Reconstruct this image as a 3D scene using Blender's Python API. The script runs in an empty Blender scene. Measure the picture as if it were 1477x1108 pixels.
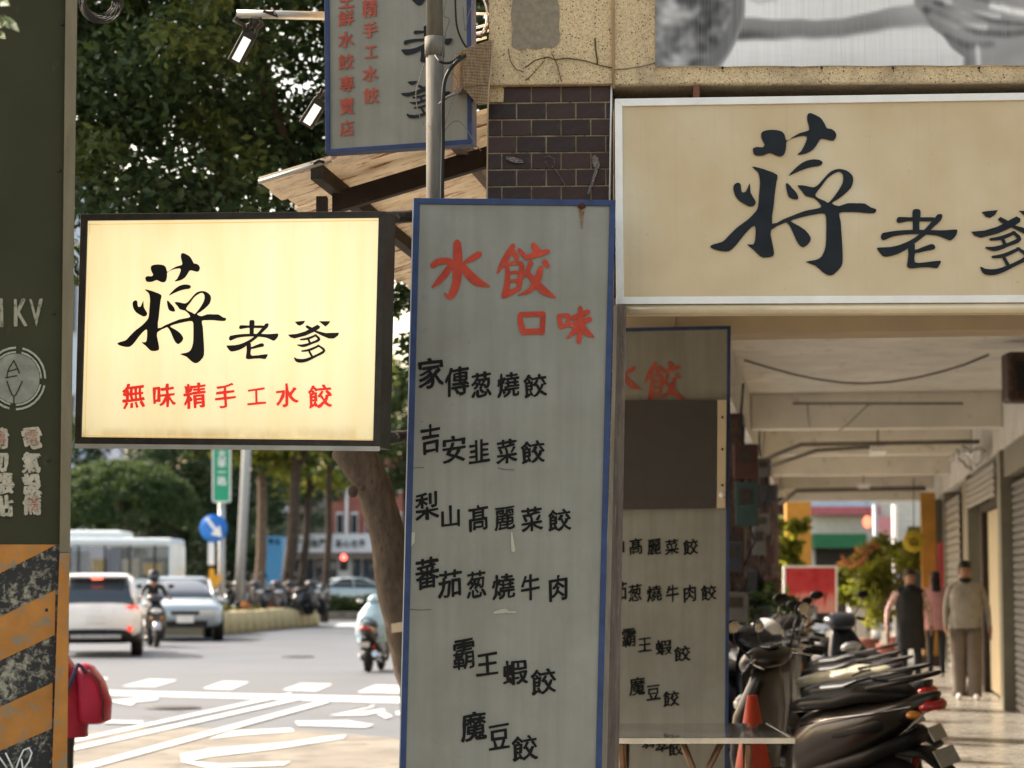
import bpy, bmesh, math, random
from mathutils import Vector, Matrix, noise
random.seed(11)
R = math.radians
scene = bpy.context.scene
COL = scene.collection

# ---------------------------------------------------------------- camera
F = 3160.0; PITCH = R(5.17); CAM = Vector((0, 0, 1.5))
cd = bpy.data.cameras.new('camera'); cam = bpy.data.objects.new('camera', cd); COL.objects.link(cam)
cam.location = CAM; cam.rotation_euler = (math.pi/2 + PITCH, 0, 0)
cd.sensor_width = 36; cd.lens = 36*F/1477; cd.clip_start = .1; cd.clip_end = 3000
cd.dof.use_dof = True; cd.dof.focus_distance = 8.1; cd.dof.aperture_fstop = 4.0
scene.camera = cam
# ---------------------------------------------------------------- world, sun, exposure
SUN_EL, SUN_AZ = 40, -58          # azimuth measured from the view direction, minus = left
w = bpy.data.worlds.new('World'); scene.world = w; w.use_nodes = True
nt = w.node_tree; bg = nt.nodes['Background']
sky = nt.nodes.new('ShaderNodeTexSky'); sky.sky_type = 'NISHITA'; sky.sun_disc = False
sky.sun_elevation = R(SUN_EL); sky.sun_rotation = R(SUN_AZ); sky.air_density = 1.3; sky.dust_density = 3.5
wb_ = nt.nodes.new('ShaderNodeMix'); wb_.data_type = 'RGBA'; wb_.blend_type = 'MULTIPLY'; wb_.inputs[0].default_value = 1; wb_.inputs[7].default_value = (1.17, 1.0, .82, 1)   # warm, hazy winter sky
nt.links.new(sky.outputs[0], wb_.inputs[6]); nt.links.new(wb_.outputs[2], bg.inputs[0]); bg.inputs[1].default_value = .13
sd = bpy.data.lights.new('sun', 'SUN'); sun = bpy.data.objects.new('sun', sd); COL.objects.link(sun)
sd.energy = 2.9; sd.angle = R(.55); sd.color = (1, .94, .85)
to_sun = Vector((math.sin(R(SUN_AZ))*math.cos(R(SUN_EL)), math.cos(R(SUN_AZ))*math.cos(R(SUN_EL)), math.sin(R(SUN_EL))))
sun.rotation_euler = to_sun.to_track_quat('Z', 'Y').to_euler()
vs = scene.view_settings; vs.view_transform = 'Standard'; vs.look = 'None'; vs.gamma = 1; vs.use_curve_mapping = False
vs.exposure = 1.78

# ---------------------------------------------------------------- pixel rays -> points
UPV = Vector((0, -math.sin(PITCH), math.cos(PITCH))); FWD = Vector((0, math.cos(PITCH), math.sin(PITCH)))
def ray(px, py): return Vector((1,0,0))*((px-738.5)/F) + UPV*((554-py)/F) + FWD
def P(px, py, d):
    v = ray(px, py); return CAM + v*(d/v.y)
def G(px, py, z=0.0):
    v = ray(px, py); return CAM + v*((z-CAM.z)/v.z)
def GD(px, d, z=0.0):
    v = ray(px, 840); p = CAM + v*(d/v.y); return Vector((p.x, p.y, z))
class Plane:
    def __init__(s, o, yaw=0, tilt=0):
        s.o = Vector(o); y = R(yaw)
        s.u = Vector((math.cos(y), -math.sin(y), 0))          # to the right; yaw>0 brings the right end nearer
        n = Vector((-math.sin(y), -math.cos(y), 0)); s.n = (n*math.cos(R(tilt)) + Vector((0,0,1))*math.sin(R(tilt)))
    def hit(s, px, py, off=0.0):
        v = ray(px, py); o = s.o + s.n*off
        return CAM + v*((o-CAM).dot(s.n)/v.dot(s.n))
# arcade frame: q across (to the right), t along, origin at the inner corner of the first pillar
AY = R(8.1); AO = Vector((.40, 8.42, 0)); AU = Vector((math.sin(AY), math.cos(AY), 0)); AV = Vector((math.cos(AY), -math.sin(AY), 0))
def A(q, t, z=0.0): return AO + AV*q + AU*t + Vector((0,0,z))

# ---------------------------------------------------------------- materials
MATS = {}
def rgb(c):   # sRGB 0-255 -> linear
    return tuple(((v/255)/12.92 if v/255 <= .04045 else ((v/255+.055)/1.055)**2.4) for v in c)
class NB:
    def __init__(s, name):
        s.m = bpy.data.materials.new(name); s.m.use_nodes = True; s.t = s.m.node_tree; s.b = s.t.nodes['Principled BSDF']
        s.tc = s.t.nodes.new('ShaderNodeTexCoord')
    def n(s, typ, **k):
        x = s.t.nodes.new(typ)
        for a, v in k.items():
            if hasattr(x, a): setattr(x, a, v)
            else: x.inputs[a.replace('_', ' ')].default_value = v
        return x
    def l(s, a, b): s.t.links.new(a, b)
    def mapping(s, sc=(1,1,1), src='Object', rot=(0,0,0)):
        m = s.n('ShaderNodeMapping'); m.inputs['Scale'].default_value = sc; m.inputs['Rotation'].default_value = rot
        s.l(s.tc.outputs[src], m.inputs[0]); return m.outputs[0]
    def noise(s, vec, scale=5, detail=5, rough=.6, dist=0):
        x = s.n('ShaderNodeTexNoise'); x.inputs['Scale'].default_value = scale; x.inputs['Detail'].default_value = detail
        x.inputs['Roughness'].default_value = rough; x.inputs['Distortion'].default_value = dist
        s.l(vec, x.inputs['Vector']); return x.outputs['Fac']
    def ramp(s, fac, stops, interp='LINEAR'):
        x = s.n('ShaderNodeValToRGB'); cr = x.color_ramp; cr.interpolation = interp
        while len(cr.elements) < len(stops): cr.elements.new(.5)
        for e, (p, c) in zip(cr.elements, stops):
            e.position = p; e.color = (*c, 1) if len(c) == 3 else c
        s.l(fac, x.inputs[0]); return x.outputs[0]
    def mix(s, fac, a, b, mode='MIX'):
        x = s.n('ShaderNodeMix', data_type='RGBA', blend_type=mode)
        for i, v in ((0, fac), (6, a), (7, b)):
            if hasattr(v, 'is_output'): s.l(v, x.inputs[i])
            else: x.inputs[i].default_value = v if i == 0 else (*v, 1)
        return x.outputs[2]
    def bump(s, h, strength=.2, dist=.01):
        x = s.n('ShaderNodeBump'); x.inputs['Strength'].default_value = strength; x.inputs['Distance'].default_value = dist
        s.l(h, x.inputs['Height']); s.l(x.outputs[0], s.b.inputs['Normal'])
    def col(s, c): s.l(c, s.b.inputs['Base Color'])
W1 = (0,0,0); W2 = (1,1,1)
def mat(name, c, rough=.6, metal=0, var=.18, scale=9, bump=.12, coat=0, stretch=(1,1,1), dirt=None, dirt_at=.62, emit=None, est=1):
    if name in MATS: return MATS[name]
    n = NB(name); v = n.mapping(stretch)
    f = n.noise(v, scale, 6)
    c2 = tuple(min(1, x*(1+var)) for x in c); c1 = tuple(x*(1-var) for x in c)
    o = n.ramp(f, [(.3, c1), (.7, c2)])
    if dirt:
        g = n.noise(n.mapping(stretch), scale*2.7, 8, .7); gf = n.ramp(g, [(dirt_at-.06, W1), (dirt_at+.06, W2)])
        o = n.mix(gf, o, dirt)
    n.col(o); n.b.inputs['Roughness'].default_value = rough; n.b.inputs['Metallic'].default_value = metal
    n.b.inputs['Coat Weight'].default_value = coat
    if rough >= .4 and not metal: n.b.inputs['Specular IOR Level'].default_value = .22
    if bump: n.bump(n.noise(v, scale*6, 4), bump, .004)
    if emit: n.b.inputs['Emission Color'].default_value = (*emit, 1); n.b.inputs['Emission Strength'].default_value = est
    MATS[name] = n.m; return n.m
def glassmat(name, c=(.02,.025,.03), rough=.05):
    n = NB(name); n.b.inputs['Base Color'].default_value = (*c, 1); n.b.inputs['Roughness'].default_value = rough
    n.b.inputs['Coat Weight'].default_value = .5; return n.m

# ---------------------------------------------------------------- objects
OFF = {}
def props(o, label=None, cat=None, group=None, kind=None):
    for k, v in (('label', label), ('category', cat), ('group', group), ('kind', kind)):
        if v: o[k] = v
    return o
def thing(name, label, cat, loc=(0,0,0), group=None):
    o = bpy.data.objects.new(name, None); COL.objects.link(o); o.location = loc; o.empty_display_size = .2
    OFF[o.name] = Vector(loc); return props(o, label, cat, group)
class MB:
    def __init__(s): s.v = []; s.f = []; s.mi = []; s.sm = []; s.cur = 0; s.smooth = False; s.M = None
    def V(s, pts):
        b = len(s.v)
        for p in pts:
            p = Vector(p); s.v.append(s.M @ p if s.M else p)
        return b
    def Fc(s, idx): s.f.append(idx); s.mi.append(s.cur); s.sm.append(s.smooth)
    def box(s, a, b):
        x0,y0,z0 = (min(a[i], b[i]) for i in range(3)); x1,y1,z1 = (max(a[i], b[i]) for i in range(3))
        return s.hexa([(x0,y0,z0),(x1,y0,z0),(x1,y1,z0),(x0,y1,z0)], [(x0,y0,z1),(x1,y0,z1),(x1,y1,z1),(x0,y1,z1)])
    def hexa(s, lo, hi):
        n = len(lo); b = s.V(list(lo)+list(hi))
        s.Fc(tuple(b+i for i in reversed(range(n)))); s.Fc(tuple(b+n+i for i in range(n)))
        for i in range(n): j = (i+1) % n; s.Fc((b+i, b+j, b+n+j, b+n+i))
        return s
    def abox(s, q0, q1, t0, t1, z0, z1):      # box in the arcade frame
        return s.hexa([A(q0,t0,z0), A(q1,t0,z0), A(q1,t1,z0), A(q0,t1,z0)], [A(q0,t0,z1), A(q1,t0,z1), A(q1,t1,z1), A(q0,t1,z1)])
    def slab(s, pts, nrm, th):                # polygon pts (front), thickened backwards by th
        nrm = Vector(nrm); pts = [Vector(p) for p in pts]
        return s.hexa([p - nrm*th for p in pts], pts)
    def quad(s, pts): b = s.V(pts); s.Fc(tuple(b+i for i in range(len(pts)))); return s
    def tube(s, pts, r, n=10, cap=True):
        pts = [Vector(p) for p in pts]; sm = s.smooth; s.smooth = True; rings = []
        for i, p in enumerate(pts):
            d = (pts[min(i+1, len(pts)-1)] - pts[max(i-1, 0)]).normalized()
            a = d.orthogonal() if i == 0 else (rings[-1][1] - d*rings[-1][1].dot(d))
            a.normalize(); c = d.cross(a); rr = r[i] if isinstance(r, (list, tuple)) else r
            b = s.V([p + (a*math.cos(2*math.pi*k/n) + c*math.sin(2*math.pi*k/n))*rr for k in range(n)]); rings.append((b, a))
        for (b0, _), (b1, _) in zip(rings, rings[1:]):
            for k in range(n): j = (k+1) % n; s.Fc((b0+k, b0+j, b1+j, b1+k))
        s.smooth = False
        if cap: s.Fc(tuple(rings[0][0]+k for k in reversed(range(n)))); s.Fc(tuple(rings[-1][0]+k for k in range(n)))
        s.smooth = sm; return s
    def loft(s, secs, axis='y', n=14, e=2.6, cap=True):   # secs: (along, c1, c2, h1, h2); ring axes for 'y': x,z ; 'z': x,y ; 'x': y,z
        sm = s.smooth; s.smooth = True; rs = []
        for (a, c1, c2, h1, h2) in secs:
            ring = []
            for k in range(n):
                th = 2*math.pi*(k+.5)/n; cx, sx = math.cos(th), math.sin(th)
                u = c1 + h1*math.copysign(abs(cx)**(2/e), cx); w_ = c2 + h2*math.copysign(abs(sx)**(2/e), sx)
                ring.append({'y': (u, a, w_), 'z': (u, w_, a), 'x': (a, u, w_)}[axis])
            rs.append(s.V(ring))
        for b0, b1 in zip(rs, rs[1:]):
            for k in range(n): j = (k+1) % n; s.Fc((b0+k, b0+j, b1+j, b1+k))
        if cap: s.Fc(tuple(rs[0]+k for k in reversed(range(n)))); s.Fc(tuple(rs[-1]+k for k in range(n)))
        s.smooth = sm; return s
    def ball(s, c, r, n=12, m=8):
        c = Vector(c); r = (r, r, r) if not isinstance(r, (tuple, list)) else r
        secs = []
        for i in range(m+1):
            th = -math.pi/2 + math.pi*i/m; k = max(math.cos(th), .02)
            secs.append((c.z + r[2]*math.sin(th), c.x, c.y, r[0]*k, r[1]*k))
        return s.loft(secs, 'z', n, 2)
    def wheel(s, c, r, wd, axis='x', n=24, prof=None):
        prof = prof or [(-.5,.62),(-.5,.9),(-.3,1),(.3,1),(.5,.9),(.5,.62)]
        c = Vector(c); sm = s.smooth; s.smooth = True; rs = []
        for (o, k) in prof:
            ring = []
            for i in range(n):
                a = 2*math.pi*i/n; p = Vector((o*wd, math.cos(a)*r*k, math.sin(a)*r*k))
                if axis == 'y': p = Vector((p.y, p.x, p.z))
                ring.append(c + p)
            rs.append(s.V(ring))
        for b0, b1 in zip(rs, rs[1:]):
            for k in range(n): j = (k+1) % n; s.Fc((b0+k, b0+j, b1+j, b1+k))
        s.smooth = False; s.Fc(tuple(rs[0]+k for k in range(n))); s.Fc(tuple(rs[-1]+k for k in range(n))); s.smooth = sm; return s
    def mesh(s, name, m, off=None):
        me = bpy.data.meshes.new(name); off = off or Vector((0,0,0))
        me.from_pydata([tuple(p-off) for p in s.v], [], s.f)
        for x in (m if isinstance(m, (list, tuple)) else [m]): me.materials.append(x)
        me.polygons.foreach_set('material_index', s.mi); me.polygons.foreach_set('use_smooth', s.sm)
        bm = bmesh.new(); bm.from_mesh(me); bmesh.ops.recalc_face_normals(bm, faces=bm.faces); bm.to_mesh(me); bm.free()
        me.update(); return me
    def build(s, name, m, parent=None, bevel=0):
        off = OFF.get(parent.name, Vector((0,0,0))) if parent else Vector((0,0,0))
        o = bpy.data.objects.new(name, s.mesh(name, m, off)); COL.objects.link(o)
        if parent: o.parent = parent; OFF[o.name] = off
        if bevel:
            b = o.modifiers.new('bevel', 'BEVEL'); b.width = bevel; b.segments = 2; b.limit_method = 'ANGLE'; b.angle_limit = R(40)
            b.harden_normals = False
        return o
def kids(o): return [c for c in COL.objects if c.parent == o]
def copy_tree(o, parent=None, ch=None):
    ch = ch if ch is not None else list(o.children_recursive)
    c = o.copy(); COL.objects.link(c)
    if parent: c.parent = parent
    for k in ch:
        if k.parent == o: copy_tree(k, c, ch)
    return c

# ---------------------------------------------------------------- lettering
GL = {}
def glyph(ch, bold=.02):
    if (ch, bold) in GL: return GL[ch, bold]
    c = bpy.data.curves.new('glyph', 'FONT'); c.body = ch; c.offset = bold; c.resolution_u = 3
    o = bpy.data.objects.new('glyph', c); COL.objects.link(o)
    dg = bpy.context.evaluated_depsgraph_get(); dg.update()
    m = bpy.data.meshes.new_from_object(o.evaluated_get(dg))
    vs_ = [(v.co.x, v.co.y) for v in m.vertices]; fs = [tuple(p.vertices) for p in m.polygons]
    x0 = min(p[0] for p in vs_); x1 = max(p[0] for p in vs_); y0 = min(p[1] for p in vs_); y1 = max(p[1] for p in vs_)
    s = max(x1-x0, y1-y0)
    vs_ = [((x-(x0+x1)/2)/s, (y-(y0+y1)/2)/s) for x, y in vs_]
    bpy.data.objects.remove(o); bpy.data.curves.remove(c); bpy.data.meshes.remove(m)
    GL[ch, bold] = (vs_, fs); return GL[ch, bold]
def letters(parent, mt, plane, rows, off=.003, nib=.022, brush=.03, slant=.10, wid=.95, name='character', kind=None):
    """rows: (char, px, py, size px [, height px]); a slanted nib thickens the strokes unevenly, one object per character"""
    for row in rows:
        ch, cx, cy, s = row[:4]; h = row[4] if len(row) > 4 else s
        vs_, fs = glyph(ch, 0.0); sd_ = random.uniform(0, 99); m = MB()
        nibs = [(0,0)] if not nib else [(0,0),(-1.25,.35),(1.25,-.35),(-.75,-.55),(.75,.55),(.1,.75),(-.1,-.75)]
        for q, (ox, oy) in enumerate(nibs):
            pts = []
            for x, y in vs_:
                nx = noise.noise(Vector((x*4.0, y*4.0, sd_)))*brush; ny = noise.noise(Vector((x*4.0, y*4.0, sd_+50)))*brush
                k_ = nib*(1 + 1.2*noise.noise(Vector((x*5, y*5, sd_+20))))
                pts.append(plane.hit(cx + ((x + ox*k_)*wid + nx - y*.02)*s, cy - (y + oy*k_ + slant*x + ny)*h, off + q*.00012))
            b = m.V(pts)
            for f in fs: m.Fc(tuple(b+i for i in f))
        m.build(name, mt, parent)
def poly2d(mb, plane, pts, fn, off=.003, holes=()):
    """filled outline with holes, through a 2D curve"""
    c = bpy.data.curves.new('outline', 'CURVE'); c.dimensions = '2D'; c.fill_mode = 'BOTH'
    for loop in [pts, *holes]:
        sp = c.splines.new('POLY'); sp.points.add(len(loop)-1); sp.use_cyclic_u = True
        for q, (x, y) in zip(sp.points, loop): q.co = (x, -y, 0, 1)
    o = bpy.data.objects.new('outline', c); COL.objects.link(o)
    dg = bpy.context.evaluated_depsgraph_get(); dg.update()
    m = bpy.data.meshes.new_from_object(o.evaluated_get(dg))
    b = mb.V([plane.hit(*fn(v.co.x, -v.co.y), off) for v in m.vertices])
    for p in m.polygons: mb.Fc(tuple(b+i for i in p.vertices))
    bpy.data.objects.remove(o); bpy.data.curves.remove(c); bpy.data.meshes.remove(m)
def smooth_loop(pts, k=3):
    out = []; n = len(pts)
    for i in range(n):
        p0, p1, p2, p3 = pts[i-1], pts[i], pts[(i+1) % n], pts[(i+2) % n]
        for j in range(k):
            t = j/k
            out.append(tuple(.5*((2*p1[a]) + (-p0[a]+p2[a])*t + (2*p0[a]-5*p1[a]+4*p2[a]-p3[a])*t*t + (-p0[a]+3*p1[a]-3*p2[a]+p3[a])*t**3) for a in (0, 1)))
    return out
def stroke(pts):     # (x, y, width) -> outline with round ends
    L, Rr = [], []; n = len(pts); c = []
    for i in range(n-1):
        for j in range(4):
            t = j/4; q0, q1, q2, q3 = pts[max(i-1, 0)], pts[i], pts[i+1], pts[min(i+2, n-1)]
            c.append(tuple(.5*((2*q1[a]) + (-q0[a]+q2[a])*t + (2*q0[a]-5*q1[a]+4*q2[a]-q3[a])*t*t + (-q0[a]+3*q1[a]-3*q2[a]+q3[a])*t**3) for a in (0, 1, 2)))
    c.append(pts[-1])
    for i, (x, y, wd) in enumerate(c):
        x0, y0, _ = c[max(i-1, 0)]; x1, y1, _ = c[min(i+1, len(c)-1)]
        d = math.hypot(x1-x0, y1-y0) or 1; nx, ny = -(y1-y0)/d, (x1-x0)/d
        L.append((x+nx*wd/2, y+ny*wd/2)); Rr.append((x-nx*wd/2, y-ny*wd/2))
    def cap(i, sgn):
        x, y, wd = c[i]; x0, y0, _ = c[i-sgn if 0 <= i-sgn < len(c) else i] if i else c[1]
        if i == 0: dx, dy = x-c[1][0], y-c[1][1]
        else: dx, dy = x-c[-2][0], y-c[-2][1]
        d = math.hypot(dx, dy) or 1; return (x+dx/d*wd*.42, y+dy/d*wd*.42), (dx/d, dy/d), wd
    (e, dd, wd) = cap(len(c)-1, 1); (e0, dd0, wd0) = cap(0, 1)
    return L + [((e[0]+L[-1][0])/2+dd[0]*wd*.13, (e[1]+L[-1][1])/2+dd[1]*wd*.13), e, ((e[0]+Rr[-1][0])/2+dd[0]*wd*.13, (e[1]+Rr[-1][1])/2+dd[1]*wd*.13)] + Rr[::-1] + \
        [((e0[0]+Rr[0][0])/2+dd0[0]*wd0*.13, (e0[1]+Rr[0][1])/2+dd0[1]*wd0*.13), e0, ((e0[0]+L[0][0])/2+dd0[0]*wd0*.13, (e0[1]+L[0][1])/2+dd0[1]*wd0*.13)]
def strokes(mb, plane, sts, fn, off=.003, smooth=False):
    for i, st in enumerate(sts):
        lp = stroke(st) if len(st[0]) == 3 else (smooth_loop(st, 3) if smooth else st)
        if len(st[0]) == 3:   # ribbon: quads are safer than a fill
            poly2d(mb, plane, lp, fn, off + i*.0002)
        else: poly2d(mb, plane, lp, fn, off + i*.0002)
JI = [[(318,312),(322,340),(340,350),(375,348),(408,335),(440,348),(468,353),(487,338),(495,300),(497,275),(535,255),(575,245),(605,247),(598,280),(575,325),(553,345),(600,338),(640,315),(665,280),(680,260),(705,262),(745,270),(762,245),(755,222),(735,207),(712,203),(700,180),(680,150),(650,132),(622,122),(608,132),(607,160),(615,190),(617,212),(600,220),(565,230),(530,250),(497,270),(487,240),(470,220),(432,212),(392,214),(365,225),(362,250),(372,275),(380,292),(368,305),(340,303)],
[(508,457),(535,425),(565,398),(600,377),(640,369),(675,373),(689,387),(675,403),(640,408),(600,418),(550,438)],
[(213,520),(222,500),(238,493),(252,502),(255,530),(262,545),(280,540),(292,515),(302,497),(305,545),(325,580),(333,600),(322,617),(300,620),(275,608),(245,590),(222,560)],
[(312,408),(355,415),(400,430),(448,452),(443,490),(435,550),(428,620),(420,712),(480,688),(550,660),(600,642),(655,632),(682,622),(670,600),(640,575),(600,565),(580,540),(555,508),(600,510),(640,518),(670,500),(700,465),(735,432),(775,420),(815,428),(845,452),(852,480),(840,520),(805,555),(765,585),(738,603),(775,618),(820,603),(870,603),(915,605),(945,625),(975,635),(965,655),(920,655),(870,650),(820,650),(778,655),(785,700),(790,770),(795,850),(795,920),(780,950),(750,980),(722,987),(690,970),(650,935),(598,915),(650,905),(685,885),(705,830),(708,760),(708,700),(700,658),(650,662),(600,672),(540,688),(520,700),(560,722),(600,750),(625,785),(620,810),(600,830),(582,837),(560,820),(540,780),(520,735),(500,708),(480,710),(415,745),(418,800),(428,850),(425,885),(375,892),(350,880),(320,850),(286,822),(320,822),(330,790),(332,740),(325,722),(295,745),(260,785),(225,830),(190,858),(150,858),(110,848),(90,835),(105,822),(155,808),(185,780),(230,735),(290,690),(330,650),(345,620),(350,560),(355,500),(352,460),(342,435)],
[(493,500),(505,498),(525,520),(550,548),(560,578),(540,582),(512,572),(500,545)]]
JIH = [[(650,555),(665,575),(700,590),(718,600),(740,580),(770,540),(795,495),(798,455),(780,435),(750,445),(715,470),(685,510)]]
LAO = [[(470,150),(485,135),(520,133),(540,150),(538,200),(530,260),(525,345),(475,345),(472,270),(468,200)],
[(328,240),(335,212),(360,203),(450,206),(560,206),(650,206),(668,215),(655,240),(560,243),(440,240),(350,257)],
[(735,190),(720,178),(690,182),(665,215),(625,260),(580,310),(520,365),(450,410),(360,450),(270,470),(165,475),(158,492),(190,535),(215,555),(260,553),(330,535),(400,500),(470,450),(540,400),(600,350),(660,290),(720,235)],
[(188,385),(200,350),(230,340),(330,325),(450,318),(600,318),(720,322),(800,318),(862,315),(865,340),(850,375),(808,412),(770,400),(700,372),(630,362),(520,355),(400,360),(300,375),(240,400),(205,410)],
[(430,470),(460,440),(492,450),(492,495),(560,470),(630,445),(660,450),(672,475),(655,492),(600,502),(520,522),(492,528),(490,605),(560,608),(640,598),(715,592),(720,608),(705,635),(685,658),(620,650),(540,652),(460,660),(425,650),(422,620),(432,540)]]
DIE = [[(1088,470),(1100,467),(1150,462),(1140,480),(1120,492),(1105,488)],
[(1230,465),(1298,465),(1290,480),(1270,498),(1250,482)],
[(1222,486),(1238,495),(1235,508),(1200,530),(1150,552),(1085,568),(1060,560),(1048,545),(1100,540),(1150,525),(1195,500)],
[(1150,498),(1160,488),(1190,503),(1220,522),(1270,535),(1350,533),(1345,550),(1320,568),(1290,568),(1250,552),(1200,527),(1160,508)],
[(1122,574,10),(1165,568,15),(1215,548,12)], [(1207,546,10),(1232,573,17),(1190,594,14),(1140,610,18),(1105,606,7)], [(1170,576,13),(1180,600,13)],
[(1130,642,10),(1175,635,15),(1232,610,12)], [(1225,608,10),(1262,640,16),(1210,672,15),(1150,697,21),(1105,698,22),(1086,682,7)], [(1174,645,13),(1190,674,13)]]
SHUI = [[(342,345,52),(345,420,64),(345,520,68),(338,620,60),(312,700,54),(285,730,34),(252,704,10)],
[(168,508,42),(210,480,48),(280,474,42),(296,500,40),(262,560,50),(205,625,38),(162,664,10)], [(500,425,42),(455,452,44),(390,490,22)], [(372,500,42),(420,562,62),(482,620,62),(572,655,10)]]
JIAO = [[(740,364,32),(702,430,46),(662,500,40),(626,562,10)], [(735,400,30),(765,450,40)], [(695,492,26),(700,590,36),(688,690,46),(668,728,30)], [(700,497,26),(795,492,34),(792,580,38),(778,672,36)],
[(705,560,20),(785,553,22)], [(705,618,22),(780,612,24)], [(682,716,44),(778,672,32)], [(780,395,26),(812,430,34)], [(885,362,42),(908,402,52)], [(825,452,34),(900,430,42),(985,405,34)],
[(866,482,32),(842,545,32),(812,592,10)], [(962,478,38),(985,512,30)], [(938,520,32),(912,600,52),(860,680,36),(776,718,8)], [(842,562,32),(900,628,48),(960,688,52),(1040,734,10)]]
KOU = [[(786,858,32),(794,920,42),(812,985,42)], [(790,856,36),(955,850,38)], [(952,858,38),(945,985,38)], [(815,978,42),(938,974,42)]]
WEI = [[(1062,865,30),(1078,945,34)], [(1062,866,30),(1128,860,28)], [(1132,862,28),(1126,930,28)], [(1078,942,30),(1126,930,26)],
[(1160,880,36),(1272,835,36)], [(1150,930,38),(1285,888,38)], [(1215,805,30),(1220,900,48),(1205,1050,32)], [(1200,935,42),(1160,990,32),(1117,1024,8)], [(1222,930,42),(1265,985,46),(1313,1015,10)]]
def B2px(x, y): return (1000+x/3.693, 130+y/3.693)
def B2box(x, y): return (169.3+(x-90)/885*156.9, 365+(y-122)/865*159)
def C2px(x, y): return (1240+x/6.156, 280+y/6.156)
def C2box(x, y): return (327+(x-158)/707*74.3, 461.6+(y-133)/525*56.5)
def D2box(x, y): return (160+x/4.103, 350+y/4.103)
def D2px(x, y): return C2px((x-1048)*2.318+990, (y-458)*2.318+133)
def Tpx(x, y): return (590+x/4.923, 280+y/4.923)
def aff(src, x0, y0, x1, y1):   # map bbox src=(a,b,c,d) to px box
    a, b, c, d = src
    return lambda x, y: (x0+(x-a)/(c-a)*(x1-x0), y0+(y-b)/(d-b)*(y1-y0))

def brush_char(parent, mt, plane, which, fn, off=.003):
    m = MB()
    if which == 'JI':
        for i, pl_ in enumerate(JI): poly2d(m, plane, smooth_loop(pl_, 2), fn, off, [smooth_loop(h, 2) for h in JIH] if i == 3 else ())
    else: strokes(m, plane, [smooth_loop(s_, 2) if len(s_[0]) == 2 and which is LAO else s_ for s_ in which], fn, off)
    return m.build('character', mt, parent)
# ================================================================ special materials
def board_mat(name, c, streak=.22):
    n = NB(name); a = n.noise(n.mapping((9, 9, .5)), 2.2, 4, .6); b = n.noise(n.mapping((1,1,1)), 3, 7, .65)
    g = n.noise(n.mapping((1,1,1)), 260, 2)
    o = n.ramp(a, [(.32, tuple(x*(1-streak*.6) for x in c)), (.5, c), (.7, tuple(min(1, x*(1+streak*.5)) for x in c))])
    o = n.mix(n.ramp(b, [(.42, W1), (.66, (.6,.6,.6))]), o, tuple(x*y for x, y in zip(c, (.72, .68, .6))))
    sp = n.noise(n.mapping((1,1,1)), 38, 3); o = n.mix(n.ramp(sp, [(.70, W1), (.73, (.55,)*3)]), o, tuple(x*.55 for x in c))
    o = n.mix(n.ramp(g, [(.3, W1), (.7, (.25,)*3)]), o, tuple(x*.8 for x in c))
    n.col(o); n.b.inputs['Roughness'].default_value = .42; n.bump(b, .1, .01); return n.m
M_board = board_mat('grey painted metal sheet', (.240,.232,.195))
M_board2 = board_mat('weathered grey sheet', (.25,.24,.20), .25)
M_blue = mat('chipped blue paint', (.032,.052,.125), .5, var=.25, scale=14, dirt=(.09,.10,.13), dirt_at=.70)
def ink_mat(name, c, worn, at=.63):
    n = NB(name); g = n.noise(n.mapping(), 55, 6, .7); f = n.noise(n.mapping(), 12, 3)
    o = n.ramp(f, [(.3, tuple(x*.8 for x in c)), (.7, tuple(min(1, x*1.25) for x in c))])
    o = n.mix(n.ramp(g, [(at-.02, W1), (at+.06, (.8,)*3)]), o, worn); n.col(o); n.b.inputs['Roughness'].default_value = .6; n.b.inputs['Specular IOR Level'].default_value = .15; return n.m
M_red = ink_mat('worn red sign paint', (.42,.055,.03), (.30,.22,.16)); M_ink = ink_mat('worn black sign paint', (.006,.006,.006), (.07,.066,.052), .68)
M_redfade = ink_mat('faded red sign paint', (.36,.075,.05), (.26,.2,.15), .58)
M_inkblue = ink_mat('dark ink sign paint', (.014,.018,.022), (.05,.05,.05), .7)
M_beige = NB('aged beige acrylic'); n = M_beige
o = n.ramp(n.noise(n.mapping((1,1,1)), 1.3, 4), [(.3, (.50,.36,.19)), (.5, (.58,.455,.28)), (.7, (.63,.53,.37))])
o = n.mix(n.ramp(n.noise(n.mapping((1,1,.8)), 1.6, 5), [(.45, W1), (.75, (.6,)*3)]), o, (.46,.30,.13))
o = n.mix(n.ramp(n.noise(n.mapping((16,16,.5)), 3, 6), [(.56, W1), (.8, (.22,)*3)]), o, (.36,.27,.16)); o = n.mix(n.ramp(n.noise(n.mapping(), 45, 4), [(.68, W1), (.74, (.4,)*3)]), o, (.30,.22,.13)); n.col(o)
n.b.inputs['Roughness'].default_value = .28; n.b.inputs['Subsurface Weight'].default_value = 0; M_beige = n.m
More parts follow.
